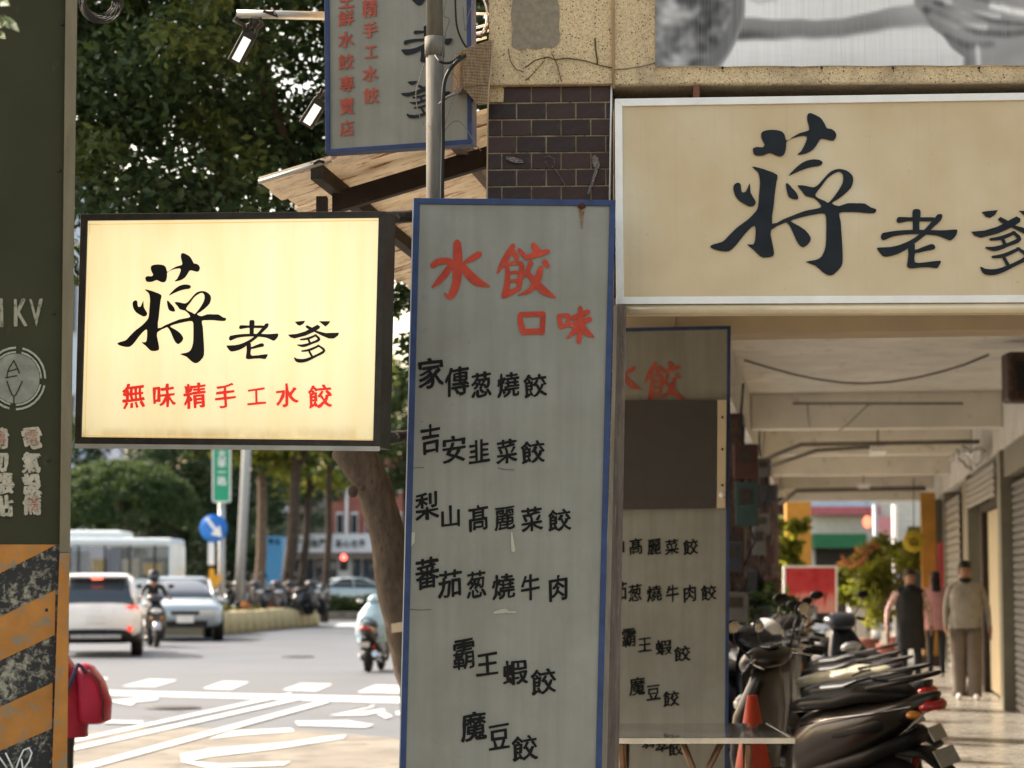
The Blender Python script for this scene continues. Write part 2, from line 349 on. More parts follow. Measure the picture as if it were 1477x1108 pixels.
def lit_mat():
    n = NB('lit acrylic sign face'); v = n.mapping((1,1,1))
    o = n.ramp(n.noise(n.mapping((7,7,.7)), 1.5, 4), [(.25, (1,.72,.33)), (.5, (1,.81,.45)), (.75, (1,.87,.53))])
    st = n.noise(n.mapping((14,14,1.1)), 3, 6); o = n.mix(n.ramp(st, [(.55, W1), (.8, (.35,)*3)]), o, (.80,.52,.20))
    sp = n.noise(v, 30, 4); o = n.mix(n.ramp(sp, [(.72, W1), (.78, (.5,)*3)]), o, (.62,.42,.18))
    # tubes inside the box: brighter in the middle band, dimmer to the rims
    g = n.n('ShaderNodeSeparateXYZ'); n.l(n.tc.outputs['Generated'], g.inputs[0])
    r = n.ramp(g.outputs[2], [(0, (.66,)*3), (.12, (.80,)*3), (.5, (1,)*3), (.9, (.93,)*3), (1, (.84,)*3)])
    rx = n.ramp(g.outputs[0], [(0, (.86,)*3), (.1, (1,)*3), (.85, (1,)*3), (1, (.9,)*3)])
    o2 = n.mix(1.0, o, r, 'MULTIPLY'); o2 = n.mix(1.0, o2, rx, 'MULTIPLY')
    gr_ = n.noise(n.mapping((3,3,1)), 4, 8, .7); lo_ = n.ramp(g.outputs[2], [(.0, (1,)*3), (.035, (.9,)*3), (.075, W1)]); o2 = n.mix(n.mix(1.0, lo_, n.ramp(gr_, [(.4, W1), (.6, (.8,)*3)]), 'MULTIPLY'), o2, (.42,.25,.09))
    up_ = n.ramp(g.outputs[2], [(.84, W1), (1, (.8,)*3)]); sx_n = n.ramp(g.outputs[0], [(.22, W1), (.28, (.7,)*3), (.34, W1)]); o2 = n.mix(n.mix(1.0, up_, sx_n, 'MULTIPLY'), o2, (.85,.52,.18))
    n.b.inputs['Base Color'].default_value = (.30,.25,.13,1); n.l(o2, n.b.inputs['Emission Color']); n.b.inputs['Emission Strength'].default_value = .31
    n.b.inputs['Roughness'].default_value = .35; return n.m
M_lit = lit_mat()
M_dark = mat('dark bronze metal', (.030,.024,.018), .5, var=.35, scale=20, dirt=(.10,.085,.065), dirt_at=.68)
M_whitef = mat('white painted frame', (.78,.76,.72), .45, var=.07, dirt=(.36,.33,.28), dirt_at=.72)
M_redlit = mat('glowing red letters', (.6,.03,.02), .5, emit=(1,.04,.02), est=.14, bump=0); M_blklit = mat('opaque black letters', (.012,.010,.008), .5, bump=0)
M_grout = mat('pale grout', (.30,.235,.16), .9, var=.4, scale=14, dirt=(.09,.07,.05), dirt_at=.60)
def tile_mat():
    n = NB('dark brown glazed tile'); oi = n.n('ShaderNodeObjectInfo')
    o = n.ramp(oi.outputs['Random'], [(0, (.016,.006,.005)), (.5, (.030,.010,.008)), (.85, (.045,.016,.012)), (1, (.060,.024,.018))])
    o = n.mix(n.ramp(n.noise(n.mapping(src='Object'), 30, 6, .7), [(.5, W1), (.75, (.5,)*3)]), o, (.075,.055,.045)); n.col(o)
    n.b.inputs['Roughness'].default_value = .42; n.b.inputs['Specular IOR Level'].default_value = .3; return n.m
M_tile_ = mat('spare dark tile', (.026,.011,.009), .5, var=.35, scale=9, dirt=(.05,.035,.03), dirt_at=.72, bump=.05)
M_tile = tile_mat()
def granite():
    n = NB('speckled washed stone render'); v = n.mapping()
    a = n.noise(v, 120, 5, .65); o = n.ramp(a, [(.25, (.33,.21,.10)), (.42, (.56,.40,.22)), (.55, (.66,.50,.29)), (.75, (.78,.63,.41))])
    for sc, th, cc in ((70, .16, (.10,.062,.035)), (130, .22, (.17,.11,.06)), (42, .10, (.07,.045,.03))):
        x = n.n('ShaderNodeTexVoronoi'); x.inputs['Scale'].default_value = sc; n.l(v, x.inputs['Vector'])
        sp = n.n('ShaderNodeSeparateColor'); n.l(x.outputs['Color'], sp.inputs[0])
        k1 = n.ramp(x.outputs['Distance'], [(th, (1,)*3), (th+.07, W1)]); k2 = n.ramp(sp.outputs[0], [(.42, W1), (.46, (1,)*3)])
        o = n.mix(n.mix(1.0, k1, k2, 'MULTIPLY'), o, cc)
    d = n.noise(v, 3.2, 8, .72); o = n.mix(n.ramp(d, [(.50, W1), (.72, (.7,)*3)]), o, (.20,.14,.085))
    e_ = n.noise(n.mapping((5,5,.8)), 2.5, 6); o = n.mix(n.ramp(e_, [(.52, W1), (.75, (.5,)*3)]), o, (.26,.19,.12))
    n.col(o); n.b.inputs['Roughness'].default_value = .85; n.bump(a, .6, .006); return n.m
M_granite = granite()
M_greyrender = mat('grey cement patch', (.25,.205,.15), .9, var=.2, scale=40, bump=.4)
M_cable = mat('black cable rubber', (.018,.017,.016), .55, bump=0); M_wire = mat('grey wire', (.16,.14,.12), .6, bump=0)
M_pipe = mat('weathered white pvc pipe', (.145,.13,.105), .8, var=.3, scale=10, stretch=(4,4,.6), dirt=(.15,.09,.05), dirt_at=.70)
M_wood = mat('weathered wood board', (.15,.115,.09), .8, var=.4, scale=5, stretch=(9,9,.8), dirt=(.24,.20,.16), dirt_at=.6, bump=.3)
M_olive = NB('olive drab cabinet paint'); n = M_olive
o = n.ramp(n.noise(n.mapping(), 2.5, 7), [(.3, (.030,.030,.015)), (.7, (.046,.045,.022))])
o = n.mix(n.ramp(n.noise(n.mapping((3,3,1)), 9, 9, .75), [(.62, W1), (.7, (.5,)*3)]), o, (.085,.08,.055)); n.col(o); n.b.inputs['Roughness'].default_value = .6; n.b.inputs['Specular IOR Level'].default_value = .12; M_olive = n.m
M_olive_lit = mat('lit olive edge tone', (.17,.14,.085), .5, var=.15, scale=8, stretch=(3,3,.6), dirt=(.08,.07,.04), dirt_at=.68)  # lighter olive: the light on the edge flange put into its colour
M_orange = mat('rust orange hazard paint', (.40,.165,.035), .6, var=.22, scale=7, dirt=(.22,.18,.12), dirt_at=.585, bump=.2)
def peeled():
    n = NB('peeling black hazard paint'); a = n.noise(n.mapping(), 38, 9, .72, .4); b = n.noise(n.mapping(), 7, 4)
    s = n.n('ShaderNodeMath', operation='MULTIPLY_ADD'); n.l(b, s.inputs[0]); s.inputs[1].default_value = .55; n.l(a, s.inputs[2])
    o = n.ramp(s.outputs[0], [(.77, (.012,.011,.010)), (.80, (.09,.08,.06)), (.86, (.19,.17,.12)), (.9, (.30,.27,.20))])
    n.col(o); n.b.inputs['Roughness'].default_value = .7; n.bump(s.outputs[0], .5, .006); return n.m
M_peel = peeled()
M_ghost = ink_mat('worn pale stencil paint', (.30,.28,.20), (.07,.066,.035), .56)
M_chalk = mat('white marker paint', (.72,.72,.66), .5, bump=0)
def awning():
    n = NB('rusted cream painted sheet'); v = n.mapping((1,1,1), rot=(0,0,-AY)); vs_ = n.mapping((1,5,1), rot=(0,0,AY))
    o = n.ramp(n.noise(v, 6, 5), [(.3, (.76,.67,.52)), (.7, (.88,.81,.68))])
    r = n.noise(vs_, 3.2, 9, .72); o = n.mix(n.ramp(n.noise(v, 14, 8, .7), [(.5, W1), (.7, (.6,)*3)]), o, (.40,.30,.20)); o = n.mix(n.ramp(r, [(.555, W1), (.595, (1,)*3)]), o, (.30,.11,.035))
    r2 = n.noise(vs_, 8, 8, .7); o = n.mix(n.ramp(r2, [(.63, W1), (.67, (.9,)*3)]), o, (.12,.055,.03))
    n.col(o); n.b.inputs['Roughness'].default_value = .75; n.bump(r, .3, .01)
    t = n.n('ShaderNodeBsdfTranslucent'); n.l(o, t.inputs[0]); mx = n.n('ShaderNodeMixShader'); mx.inputs[0].default_value = .20; n.l(n.b.outputs[0], mx.inputs[1]); n.l(t.outputs[0], mx.inputs[2]); n.l(mx.outputs[0], n.t.nodes['Material Output'].inputs[0]); return n.m  # translucency added so the underside glows with sunlight from above
M_awn = awning()
M_steel = mat('dark rusted steel angle', (.035,.026,.020), .7, var=.3, dirt=(.11,.055,.03), dirt_at=.64)
M_galv = mat('galvanised strip', (.45,.43,.38), .4, .5, var=.15)
M_cream = mat('cream painted plaster', (.56,.46,.32), .7, var=.08, scale=3, dirt=(.36,.28,.18), dirt_at=.72)
M_plaster = mat('off-white arcade plaster', (.60,.57,.51), .8, var=.15, scale=1.6, dirt=(.38,.35,.30), dirt_at=.62)
M_plaster2 = mat('cream beam plaster', (.70,.66,.57), .8, var=.10, scale=1.6, dirt=(.46,.42,.35), dirt_at=.64)

# ================================================================ the building on the right
bld = thing('arcade_building', 'shophouse with a long covered arcade, dark tiled corner pillar and shuttered shops', 'building', (0,0,0))
FP = Plane(P(885, 500, 8.42), 3)                         # plane of the tiled pillar's face
TP = Plane(P(885, 500, 8.42), 3)
# pillar core
m = MB(); tl, tr = FP.hit(703, 122, -.012), FP.hit(883, 122, -.012)
def vcol(p, z): return Vector((p.x, p.y, z))
def vbox(m, p0, p1, nrm, th, z0, z1):
    n_ = Vector((nrm.x, nrm.y, 0)).normalized()
    m.hexa([vcol(p0 - n_*th, z0), vcol(p1 - n_*th, z0), vcol(p1, z0), vcol(p0, z0)], [vcol(p0 - n_*th, z1), vcol(p1 - n_*th, z1), vcol(p1, z1), vcol(p0, z1)])
vbox(m, tl, tr, FP.n, .46, 0, tl.z+.02)
pil = m.build('pillar', M_grout, bld)
pitch_x, pitch_y = 42.85, 24.1
zt = FP.hit(800, 123).z; sx = (FP.hit(800+pitch_x, 200)-FP.hit(800, 200)).length; sz = FP.hit(800, 200).z - FP.hit(800, 200+pitch_y).z
wface = (tr-tl).length; tw = sx-.006; th_ = sz-.0058
tilemeshes = {}
for r in range(44):
    z1 = zt - .004 - r*sz; z0 = z1 - th_
    if z0 < .1: break
    xs = []; x = -sx/2*((r) % 2) - .001 + (0 if r % 2 else 0)
    x = (-sx*.5 if r % 2 == 0 else 0) + .002
    while x < wface - .01:
        a, b = max(x, .002), min(x+tw, wface-.003)
        if b-a > .02 and not (r == 0 and a < .03): xs.append((a, b))
        x += sx
    for a, b in xs:
        key = round(b-a, 3)
        if key not in tilemeshes:
            mm = MB(); w2, h2 = (b-a)/2, th_/2; c_ = .0012
            mm.hexa([(-w2,0,-h2),(w2,0,-h2),(w2,0,h2),(-w2,0,h2)], [(-w2+c_,-.005,-h2+c_),(w2-c_,-.005,-h2+c_),(w2-c_,-.005,h2-c_),(-w2+c_,-.005,h2-c_)])
            tilemeshes[key] = mm.mesh('tile', M_tile)
        t_ = bpy.data.objects.new('tile', tilemeshes[key]); COL.objects.link(t_); t_.parent = pil
        dr = (tr-tl); dr.z = 0; dr.normalize(); pos = tl + dr*((a+b)/2) + FP.n*(.001+random.uniform(0, .0008))
        t_.location = (pos.x, pos.y, (z0+z1)/2); t_.rotation_euler = (random.uniform(-.012,.012), random.uniform(-.006,.006), -R(3)+random.uniform(-.014,.014))
# pale broken corner where the first tile is gone
m = MB(); m.slab([FP.hit(706,124), FP.hit(727,124), FP.hit(726,147), FP.hit(706,147)], FP.n, .02); m.build('mortar_patch', M_granite, pil)
# stone clad upper wall (proud of the tiles) + lintel over the big sign
GP = Plane(FP.hit(885, 500, .03), 3)
def slabz(m, pl, x0, x1, ytop, ybot0, ybot1, th=.3, off=0):
    m.slab([pl.hit(x0, ytop, off), pl.hit(x1, ytop, off), pl.hit(x1, ybot1, off), pl.hit(x0, ybot0, off)], pl.n, th)
m = MB(); slabz(m, GP, 705, 884.2, -900, 123, 121, .5); m.build('stone_wall', M_granite, bld, .006)
m = MB(); slabz(m, GP, 884.8, 2300, -900, 122, 112, .5, .004); m.build('stone_wall', M_granite, bld, .006)
m = MB(); rj_ = random.Random(3); ptl = [(739+rj_.uniform(-1.5,1.5), y_) for y_ in (-300,-200,-100,-40,0,15,30,42,55,66)] + [(x_, 68+rj_.uniform(-4,5)) for x_ in (750,762,774,785,796,803)] + [(806+rj_.uniform(-4,3), y_) for y_ in (62,50,38,25,10,-10,-60,-300)]
m.slab([GP.hit(x_, y_, .0035) for x_, y_ in ptl], GP.n, .003); m.build('cement_patch', M_greyrender, bld)
# rounded lower lip of the lintel
m = MB(); m.tube([GP.hit(886, 120, -.01), GP.hit(2300, 110, -.01)], .014, 10); m.build('lintel_lip', M_granite, bld)
# dark sheet standing in for the shade in the recess above the sign
m = MB(); m.slab([FP.hit(886, 110, -.20), FP.hit(2300, 100, -.20), FP.hit(2300, 436, -.20), FP.hit(886, 443, -.20)], FP.n, .06); m.build('recess_shade', M_steel, bld)
m = MB(); m.slab([FP.hit(1000,122,.06), FP.hit(1009,122,.06), FP.hit(1009,145,.06), FP.hit(1000,145,.06)], FP.n, .2); m.build('hanger_bracket', mat('red oxide steel', (.16,.06,.035), .7), bld)
m = MB(); slabz(m, FP, 884.5, 2300, 430, 446, 440, .24, -.02)  # closing soffit behind the sign's foot
m.build('soffit', M_cream, bld)
# cracks / joints on the stone
M_crack = mat('dirt filled crack', (.09,.055,.03), .9, bump=0)
def onpl(pl, pts, off=.006): return [pl.hit(x, y, off) for x, y in pts]
m = MB()
for pts, r in (([(884,98),(868,95),(845,88),(820,84),(800,86),(790,82),(772,87),(757,98)], .0022), ([(862,92),(860,78),(858,55)], .003), ([(795,75),(803,92),(810,118)], .0015), ([(733,70),(736,88),(744,100),(755,104)], .0015), ([(785,88),(770,105),(758,117)], .0015)):
    m.tube(onpl(GP, pts), r, 5)
m.build('crack', M_crack, bld)
for x0 in ((884.4, -60, 886, 128), ):
    m = MB(); m.tube(onpl(GP, [(882,-80),(884,0),(884.5,60),(885,128)], .012), .006, 8); m.build('joint_conduit', mat('tan conduit', (.36,.24,.13), .6), bld)
m = MB(); m.tube([FP.hit(882, 122, .006), FP.hit(879.5, 289, .006)], .004, 6); m.build('edge_trim', M_whitef, pil)
# chalk marks and smears on the tiles
m = MB()
for sts in ([(732,228,5),(742,231,8),(753,233,4)], ):
    strokes(m, FP, [sts], lambda x, y: (x, y), .009)
m.tube(onpl(FP, [(792,243),(786,232),(786,227),(792,225),(799,229),(800,238),(794,243)], .009), .0012, 5)
m.tube(onpl(FP, [(800,243),(806,252),(812,262),(817,270)], .009), .0016, 5)
strokes(m, FP, [[(858,228,10),(861,240,9)], [(860,245,5),(855,262,4),(848,279,3)]], lambda x, y: (x, y), .009)
m.build('smear', mat('pale adhesive residue', (.26,.23,.21), .8, dirt=(.06,.04,.04), dirt_at=.5, scale=60), pil)

# ---- arcade interior
ZC = 3.72; WALL = 2.86; TEND = 40
floor = MB(); floor.abox(-.55, 4.6, -3, TEND, -.14, .014)
nF = NB('polished dark stone floor'); v = nF.mapping((1,1,1), rot=(0,0,AY))
bt = nF.n('ShaderNodeTexBrick'); bt.offset = 0; bt.inputs['Scale'].default_value = 1; bt.inputs['Brick Width'].default_value = .3; bt.inputs['Row Height'].default_value = .3; bt.inputs['Mortar Size'].default_value = .004
bt.inputs['Color1'].default_value = (.30,.275,.23,1); bt.inputs['Color2'].default_value = (.25,.23,.195,1); bt.inputs['Mortar'].default_value = (.10,.09,.08,1); nF.l(v, bt.inputs['Vector'])
o = nF.mix(nF.ramp(nF.noise(nF.mapping(), 1.2, 6), [(.4, W1), (.7, (.5,)*3)]), bt.outputs[0], (.36,.33,.27)); nF.col(o)
nF.l(nF.ramp(nF.noise(nF.mapping(), 3, 5), [(.3, (.12,)*3), (.7, (.38,)*3)]), nF.b.inputs['Roughness'])
fl = floor.build('arcade_floor', nF.m); props(fl, kind='structure')
def bpart(name, mt, *boxes, bevel=0):
    m = MB()
    for b in boxes: m.abox(*b)
    return m.build(name, mt, bld, bevel)
bpart('ceiling', M_plaster, (-.5, WALL, .6, TEND, ZC, ZC+.25))
tb = 11.9; 
bpart('beam', M_cream, (-.45, WALL, 3.63, 3.95, 2.86, ZC-.003))
dB = lambda d, px: 0
BT = [(17.6, 3.30), (23.0, 3.30), (28.6, 3.28), (34.2, 3.27), (39.6, 3.25)]
for t_, z_ in BT:
    b_ = bpart('beam', M_plaster2, (-.05, WALL-.003, t_, t_+.3, z_, ZC-.002), bevel=.012)
for t_ in (): bpart('beam', M_plaster2, (-.05, WALL-.003, t_, t_+.3, 3.5, ZC-.002))
bpart('beam', M_plaster, (-.47, -.06, .62, TEND, 3.2, ZC-.004))           # edge beam over the pillars
M_pil2 = mat('grimy brown pillar tile', (.060,.036,.028), .5, var=.4, scale=12, dirt=(.14,.11,.09), dirt_at=.6)
for t_ in (3.62, 8.6, 13.8, 18.8, 24.3, 30.2, 36.0):
    bpart('pillar', M_pil2 if t_ > 5 else M_cream, (-.47, -.01, t_, t_+.5, 0, 3.2))
# wall of shops: posts, shutters, doors
M_post = mat('grey green metal post', (.20,.19,.145), .45, .2, var=.12, scale=6, dirt=(.10,.09,.06), dirt_at=.68)
M_slat = mat('steel shutter slat', (.33,.32,.29), .38, .55, var=.12, scale=4)
M_slat2 = mat('dull dark shutter slat', (.15,.15,.15), .45, .5, var=.15, scale=4)
M_wallp = mat('stained shop wall', (.26,.225,.165), .8, var=.12, scale=3)
bpart('shop_wall', M_wallp, (WALL+.30, WALL+.6, -1, TEND, 0, ZC+.3))
bpart('shop_wall', M_plaster, (WALL+.001, WALL+.299, -1, TEND, 3.05, ZC-.005))
def shutter(t0, t1, z0, z1, mt, q=WALL+.12, pitch=.085):
    m = MB(); k = int((z1-z0)/pitch)
    for i in range(k):
        za = z0 + i*pitch
        pts = [(q, za), (q-.022, za+pitch*.22), (q-.022, za+pitch*.62), (q-.004, za+pitch*.92)]
        for (qa, a_), (qb, b_) in zip(pts, pts[1:]):
            m.quad([A(qa,t0,a_), A(qa,t1,a_), A(qb,t1,b_), A(qb,t0,b_)])
    o_ = m.build('roller_shutter', mt, bld); o_['kind'] = 'stuff'; return o_
shutter(8.5, 17.75, .03, 2.72, M_slat2)
bpart('shutter_box', M_post, (WALL+.02, WALL+.299, 8.4, 17.8, 2.72, 3.05))
bpart('door_post', M_post, (WALL-.03, WALL+.299, 17.85, 18.15, 0, 3.045), bevel=.01)
bpart('door_post', M_post, (WALL+.02, WALL+.299, 18.75, 18.92, 0, 3.043))
bpart('shop_door', mat('cream sliding door', (.50,.43,.29), .5, var=.08, stretch=(3,3,.7)), (WALL+.14, WALL+.2, 18.95, 22.2, .05, 2.45))
bpart('door_frame', M_steel, (WALL+.06, WALL+.22, 22.2, 22.7, 0, 2.5), (WALL+.06, WALL+.22, 18.93, 22.7, 2.45, 2.55))
sl = shutter(18.95, 24.0, 2.56, 3.03, M_slat, WALL+.0)
bpart('door_post', M_post, (WALL-.02, WALL+.299, 24.0, 24.5, 0, 3.042), bevel=.01)
bpart('wall_panel', M_wallp, (WALL+.06, WALL+.299, 24.5, 26.4, 0, 3.044))
shutter(26.4, 30.2, .03, 3.0, M_slat, WALL+.03, .13)
bpart('door_post', M_post, (WALL-.02, WALL+.299, 30.2, 30.5, 0, 3.041))
bpart('doorway_shade', mat('painted interior shade', (.02,.018,.015), .8), (WALL+.1, WALL+.299, 30.5, 33.5, 0, 2.9))  # solid slab, its near-black colour standing in for the unlit interior
bpart('door_post', M_post, (WALL-.02, WALL+.299, 33.5, 33.9, 0, 3.044))
bpart('red_poster', mat('red paper poster', (.36,.03,.04), .7), (WALL-.035, WALL+.05, 31.0, 32.4, .9, 2.2))
shutter(34, 39.8, .03, 3.0, M_slat, WALL+.03, .13)
# conduits and lamps under the ceiling
M_gp = mat('dusty grey pipe', (.17,.155,.13), .7, var=.2)
m = MB(); m.tube([A(.45,16.6,3.52), A(2.35,16.6,3.50)], .014, 6); m.build('conduit', M_wire, bld)
m = MB(); m.tube([A(.62,16.62,3.5), A(.62,16.9,3.42), A(.64,17.55,3.32)], .008, 5); m.tube([A(1.3,16.62,3.5), A(1.05,17.2,3.30), A(.98,17.55,3.28)], .008, 5); m.build('ceiling_wire', M_wire, bld)
m = MB(); m.tube([A(.05,12.6,3.62)] + [A(.05+2.3*i/10, 12.6, 3.62-.24*math.sin(math.pi*i/10)) for i in range(1, 10)] + [A(2.35,12.6,3.64)], .011, 6); m.build('drooping_cable', M_wire, bld)
for (t_, q_) in ((20.2, 1.5), (31, 1.5)):
    m = MB(); m.abox(q_-.10, q_+.10, t_, t_+1.1, 3.18, 3.25); m.build('strip_lamp', M_whitef, bld)
    m = MB(); m.tube([A(q_, t_+.5, 3.2), A(q_, t_+.5, ZC)], .012, 6); m.build('lamp_rod', M_wire, bld)
m = MB(); m.tube([A(0,20.6,3.10), A(.5,20.6,3.3), A(2.8,20.6,3.32)], .028, 8); m.build('drain_pipe', M_gp, bld); m = MB(); m.tube([A(0,20.9,3.0), A(.7,20.9,3.24), A(1.4,20.9,3.28)], .025, 8); m.build('drain_pipe', M_gp, bld)
m = MB(); m.tube([A(0,31.6,2.9), A(.3,31.6,3.15), A(2.6,31.6,3.18)], .04, 8); m.build('drain_pipe', M_gp, bld)
ac = thing('duct_bundle', 'bright crumpled foil duct bundle high on the arcade wall above the shutters', 'duct', A(WALL-.1, 21, 3.0))
for k_ in range(5):
    m = MB(); m.tube([A(WALL-.12-.05*k_+.03*math.sin(i_*1.7+k_), 19.2+i_*.35, 3.08+.05*math.sin(i_*2.1+k_*1.3)+.02*k_) for i_ in range(9)], .035, 7); m.build('duct', mat('crumpled foil', (.55,.55,.52), .3, .7, bump=.6), ac)
# upper body of the building so the outline holds from aside
bpart('upper_wall', M_granite, (-.5, 9, .9, TEND, ZC+.26, 12))

# ---- meters and boxes on the pillars
mt_cols = [mat('teal meter cabinet', (.028,.052,.046), .5, dirt=(.05,.04,.03)), mat('grey meter box', (.09,.085,.075), .5, dirt=(.04,.035,.03)), mat('rust red box', (.055,.022,.017), .6, dirt=(.03,.025,.02)), mat('dark junction box', (.03,.032,.04), .5)]
spots = [(13.75,.02,2.7,.24,.34,2),(13.78,.02,2.28,.22,.44,0),(18.75,-.08,2.55,.2,.3,3),(18.75,.0,2.0,.16,.34,1),(24.2,-.12,2.35,.24,.3,1),(18.75,-.15,1.5,.24,.3,3),(13.75,-.12,1.75,.2,.3,3),(24.2,-.05,1.9,.2,.28,2),(13.78,-.1,1.25,.26,.3,1)]
lab = {0:'teal metal meter cabinet high on the dark tiled pillar beside the second menu board',1:None,2:None,3:None}
names = ['rusty red box above the teal cabinet on the dark pillar','teal metal meter cabinet high on the dark pillar by the second menu board','dark junction box under the arcade edge beam on a farther pillar','pale grey meter box halfway up a farther dark pillar','small grey meter box on the third dark pillar near the orange pillar','dark box on the second farther pillar above the scooters','dark box beneath the teal cabinet on the same pillar','rusty red box low on the third dark pillar','grey box lowest on the pillar beside the menu board']
spots += [(13.78,.03,.75,.24,.3,1),(18.75,.04,1.05,.22,.34,0),(24.2,.02,1.45,.22,.26,2),(18.75,.06,2.9,.18,.22,1),(24.2,-.03,2.8,.24,.26,3)]
names += ['grey box low on the pillar beside the menu board, behind the scooter mirrors','teal box low on the second dark pillar behind the scooters','rusty red box low on the third dark pillar above the red panel','small grey box near the ceiling on the second dark pillar','dark box near the ceiling on the third dark pillar']
for (t_, q_, z_, w_, h_, c_), lb in zip(spots, names):
    root = thing('meter_box', lb, 'meter box', A(q_, t_-.08, z_))
    m = MB(); m.abox(q_-w_/2, q_+w_/2, t_-.15, t_-.005, z_-h_/2, z_+h_/2); m.build('housing', mt_cols[c_], root, .008)
    m = MB(); m.abox(q_-w_*.3, q_+w_*.3, t_-.16, t_-.152, z_, z_+h_*.34); m.build('window', M_dark, root)
    m = MB(); m.tube([A(q_-.03,t_-.05,z_+h_/2), A(q_-.05,t_-.05,z_+h_/2+.25), A(q_-.02,t_-.02,z_+.8)], .012, 6); m.build('cable', M_cable, root); m = MB(); m.tube([A(q_+.03,t_-.07,z_-h_/2), A(q_+.08,t_-.09,z_-h_/2-.16), A(q_-.03,t_-.07,z_-h_/2-.4)], .01, 6); m.build('lower_cable', M_cable, root)

# ================================================================ signs
def rim_sign(name, label, corners, plane, th, rw, face_m, rim_m, cat='sign', face_off=0, thick_m=None):
    """corners px TL TR BR BL (outer); rw = rim width px"""
    c3 = [plane.hit(*c) for c in corners]; root = thing(name, label, cat, sum(c3, Vector())/4)
    m = MB(); m.slab([p - plane.n*.006 for p in c3], plane.n, th-.006); m.build('backing', thick_m or rim_m, root)
    cen = Vector((sum(c[0] for c in corners)/4, sum(c[1] for c in corners)/4))
    inner = []
    (tl_, tr_, br_, bl_) = [Vector(c) for c in corners]
    inner = [Vector((tl_.x+rw, tl_.y+rw)), Vector((tr_.x-rw, tr_.y+rw)), Vector((br_.x-rw, br_.y-rw)), Vector((bl_.x+rw, bl_.y-rw))]
    i3 = [plane.hit(p.x, p.y) for p in inner]
    m = MB(); m.slab([p - plane.n*(.001 if face_off == 0 else face_off) for p in i3], plane.n, .004); m.build('panel', face_m, root)
    for a in range(4):
        b = (a+1) % 4; m = MB(); m.slab([c3[a]+plane.n*.006, c3[b]+plane.n*.006, i3[b]+plane.n*.006, i3[a]+plane.n*.006], plane.n, .014); m.build('rim', rim_m, root, .0015)
    return root
ident = lambda x, y: (x, y)
# -- front menu board
MP = Plane(P(735, 700, 8.0), 1)
mb1 = rim_sign('menu_board', 'tall grey menu board with blue rim and red heading 水餃口味, front and centre', [(597,286),(888,289),(864,1262),(573,1262)], MP, .05, 8.6, M_board, M_blue)
for g_ in (SHUI, JIAO, KOU, WEI): brush_char(mb1, M_red, MP, g_, Tpx)
rows1 = [[('家',622,538,38,42),('傳',659,550,36,42),('葱',694,555,30,35),('燒',733,555,33,35),('餃',772,556,34,33)],
 [('吉',621,633,30,41),('安',655,648,36,38),('韭',691,651,30,33),('菜',731,651,30,34),('餃',769,652,35,32)],
 [('梨',616,730,35,39),('山',650,745,31,31),('髙',690,747,30,36),('麗',728,748,30,34),('菜',767,749,31,34),('餃',807,750,34,31)],
 [('蕃',616,827,34,44),('茄',649,842,35,39),('葱',687,843,28,38),('燒',726,846,33,36),('牛',765,847,28,36),('肉',805,848,30,36)],
 [('霸',669,944,32,43),('王',703,958,32,35),('蝦',743,970,37,36),('餃',784,983,37,36)],
 [('魔',683,1048,37,42),('豆',720,1063,31,38),('餃',757,1079,37,36)], [('翡',666,1165,36,40),('翠',704,1178,34,38),('餃',744,1190,36,36)]]
for i, row in enumerate(rows1[:6]):
    letters(mb1, M_ink, MP, row, .0025, .0215, .03, .13)
m = MB(); m.ball(MP.hit(839,297,.004), (.016,.006,.012)); m.build('rusty_bolt', mat('rusty bolt', (.06,.02,.012), .8), mb1)
m = MB(); strokes(m, MP, [[(839,300,9),(839,316,4),(839.5,330,1.5)]], ident, .0022); m.build('rust_streak', mat('rust stain', (.17,.085,.04), .8, dirt=(.22,.17,.11), dirt_at=.5, scale=40), mb1)
m = MB(); strokes(m, MP, [[(738,768,2),(739,780,4),(740.5,794,6)], [(713,884,3),(722,882,6),(730,881,6)], [(732,883,3),(743,883,3)]], ident, .0022)
m.quad([MP.hit(593,768,.0022), MP.hit(599,768,.0022), MP.hit(598,783,.0022), MP.hit(593,788,.0022)]); m.build('scraped_patch', mat('bare pale scrape', (.42,.39,.30), .7), mb1)
m = MB(); 
for pts in ([(596,676),(603,674),(612,675)], [(718,675),(726,677),(742,678)], [(592,879),(606,880),(622,879)], [(598,305),(596,318)]): m.tube(onpl(MP, pts, .001), .0012, 4)
m.build('scuff', mat('grey scuff', (.11,.10,.085), .8), mb1)
m = MB(); m.slab([MP.hit(595.2,290,-.001), MP.hit(597.4,290,-.001), MP.hit(574,1262,-.001), MP.hit(571.6,1262,-.001)], MP.n, .04); m.build('side_strip', mat('bare aluminium edge', (.55,.55,.55), .4, .4), mb1)
# posts that carry it
m = MB(); 
pA, pB = MP.hit(690, 500, -.06), MP.hit(800, 500, -.06)
for p in (pA, pB): m = MB(); m.box((p.x-.02, p.y, 0), (p.x+.02, p.y+.04, 2.9)); m.build('support_post', M_steel, mb1)
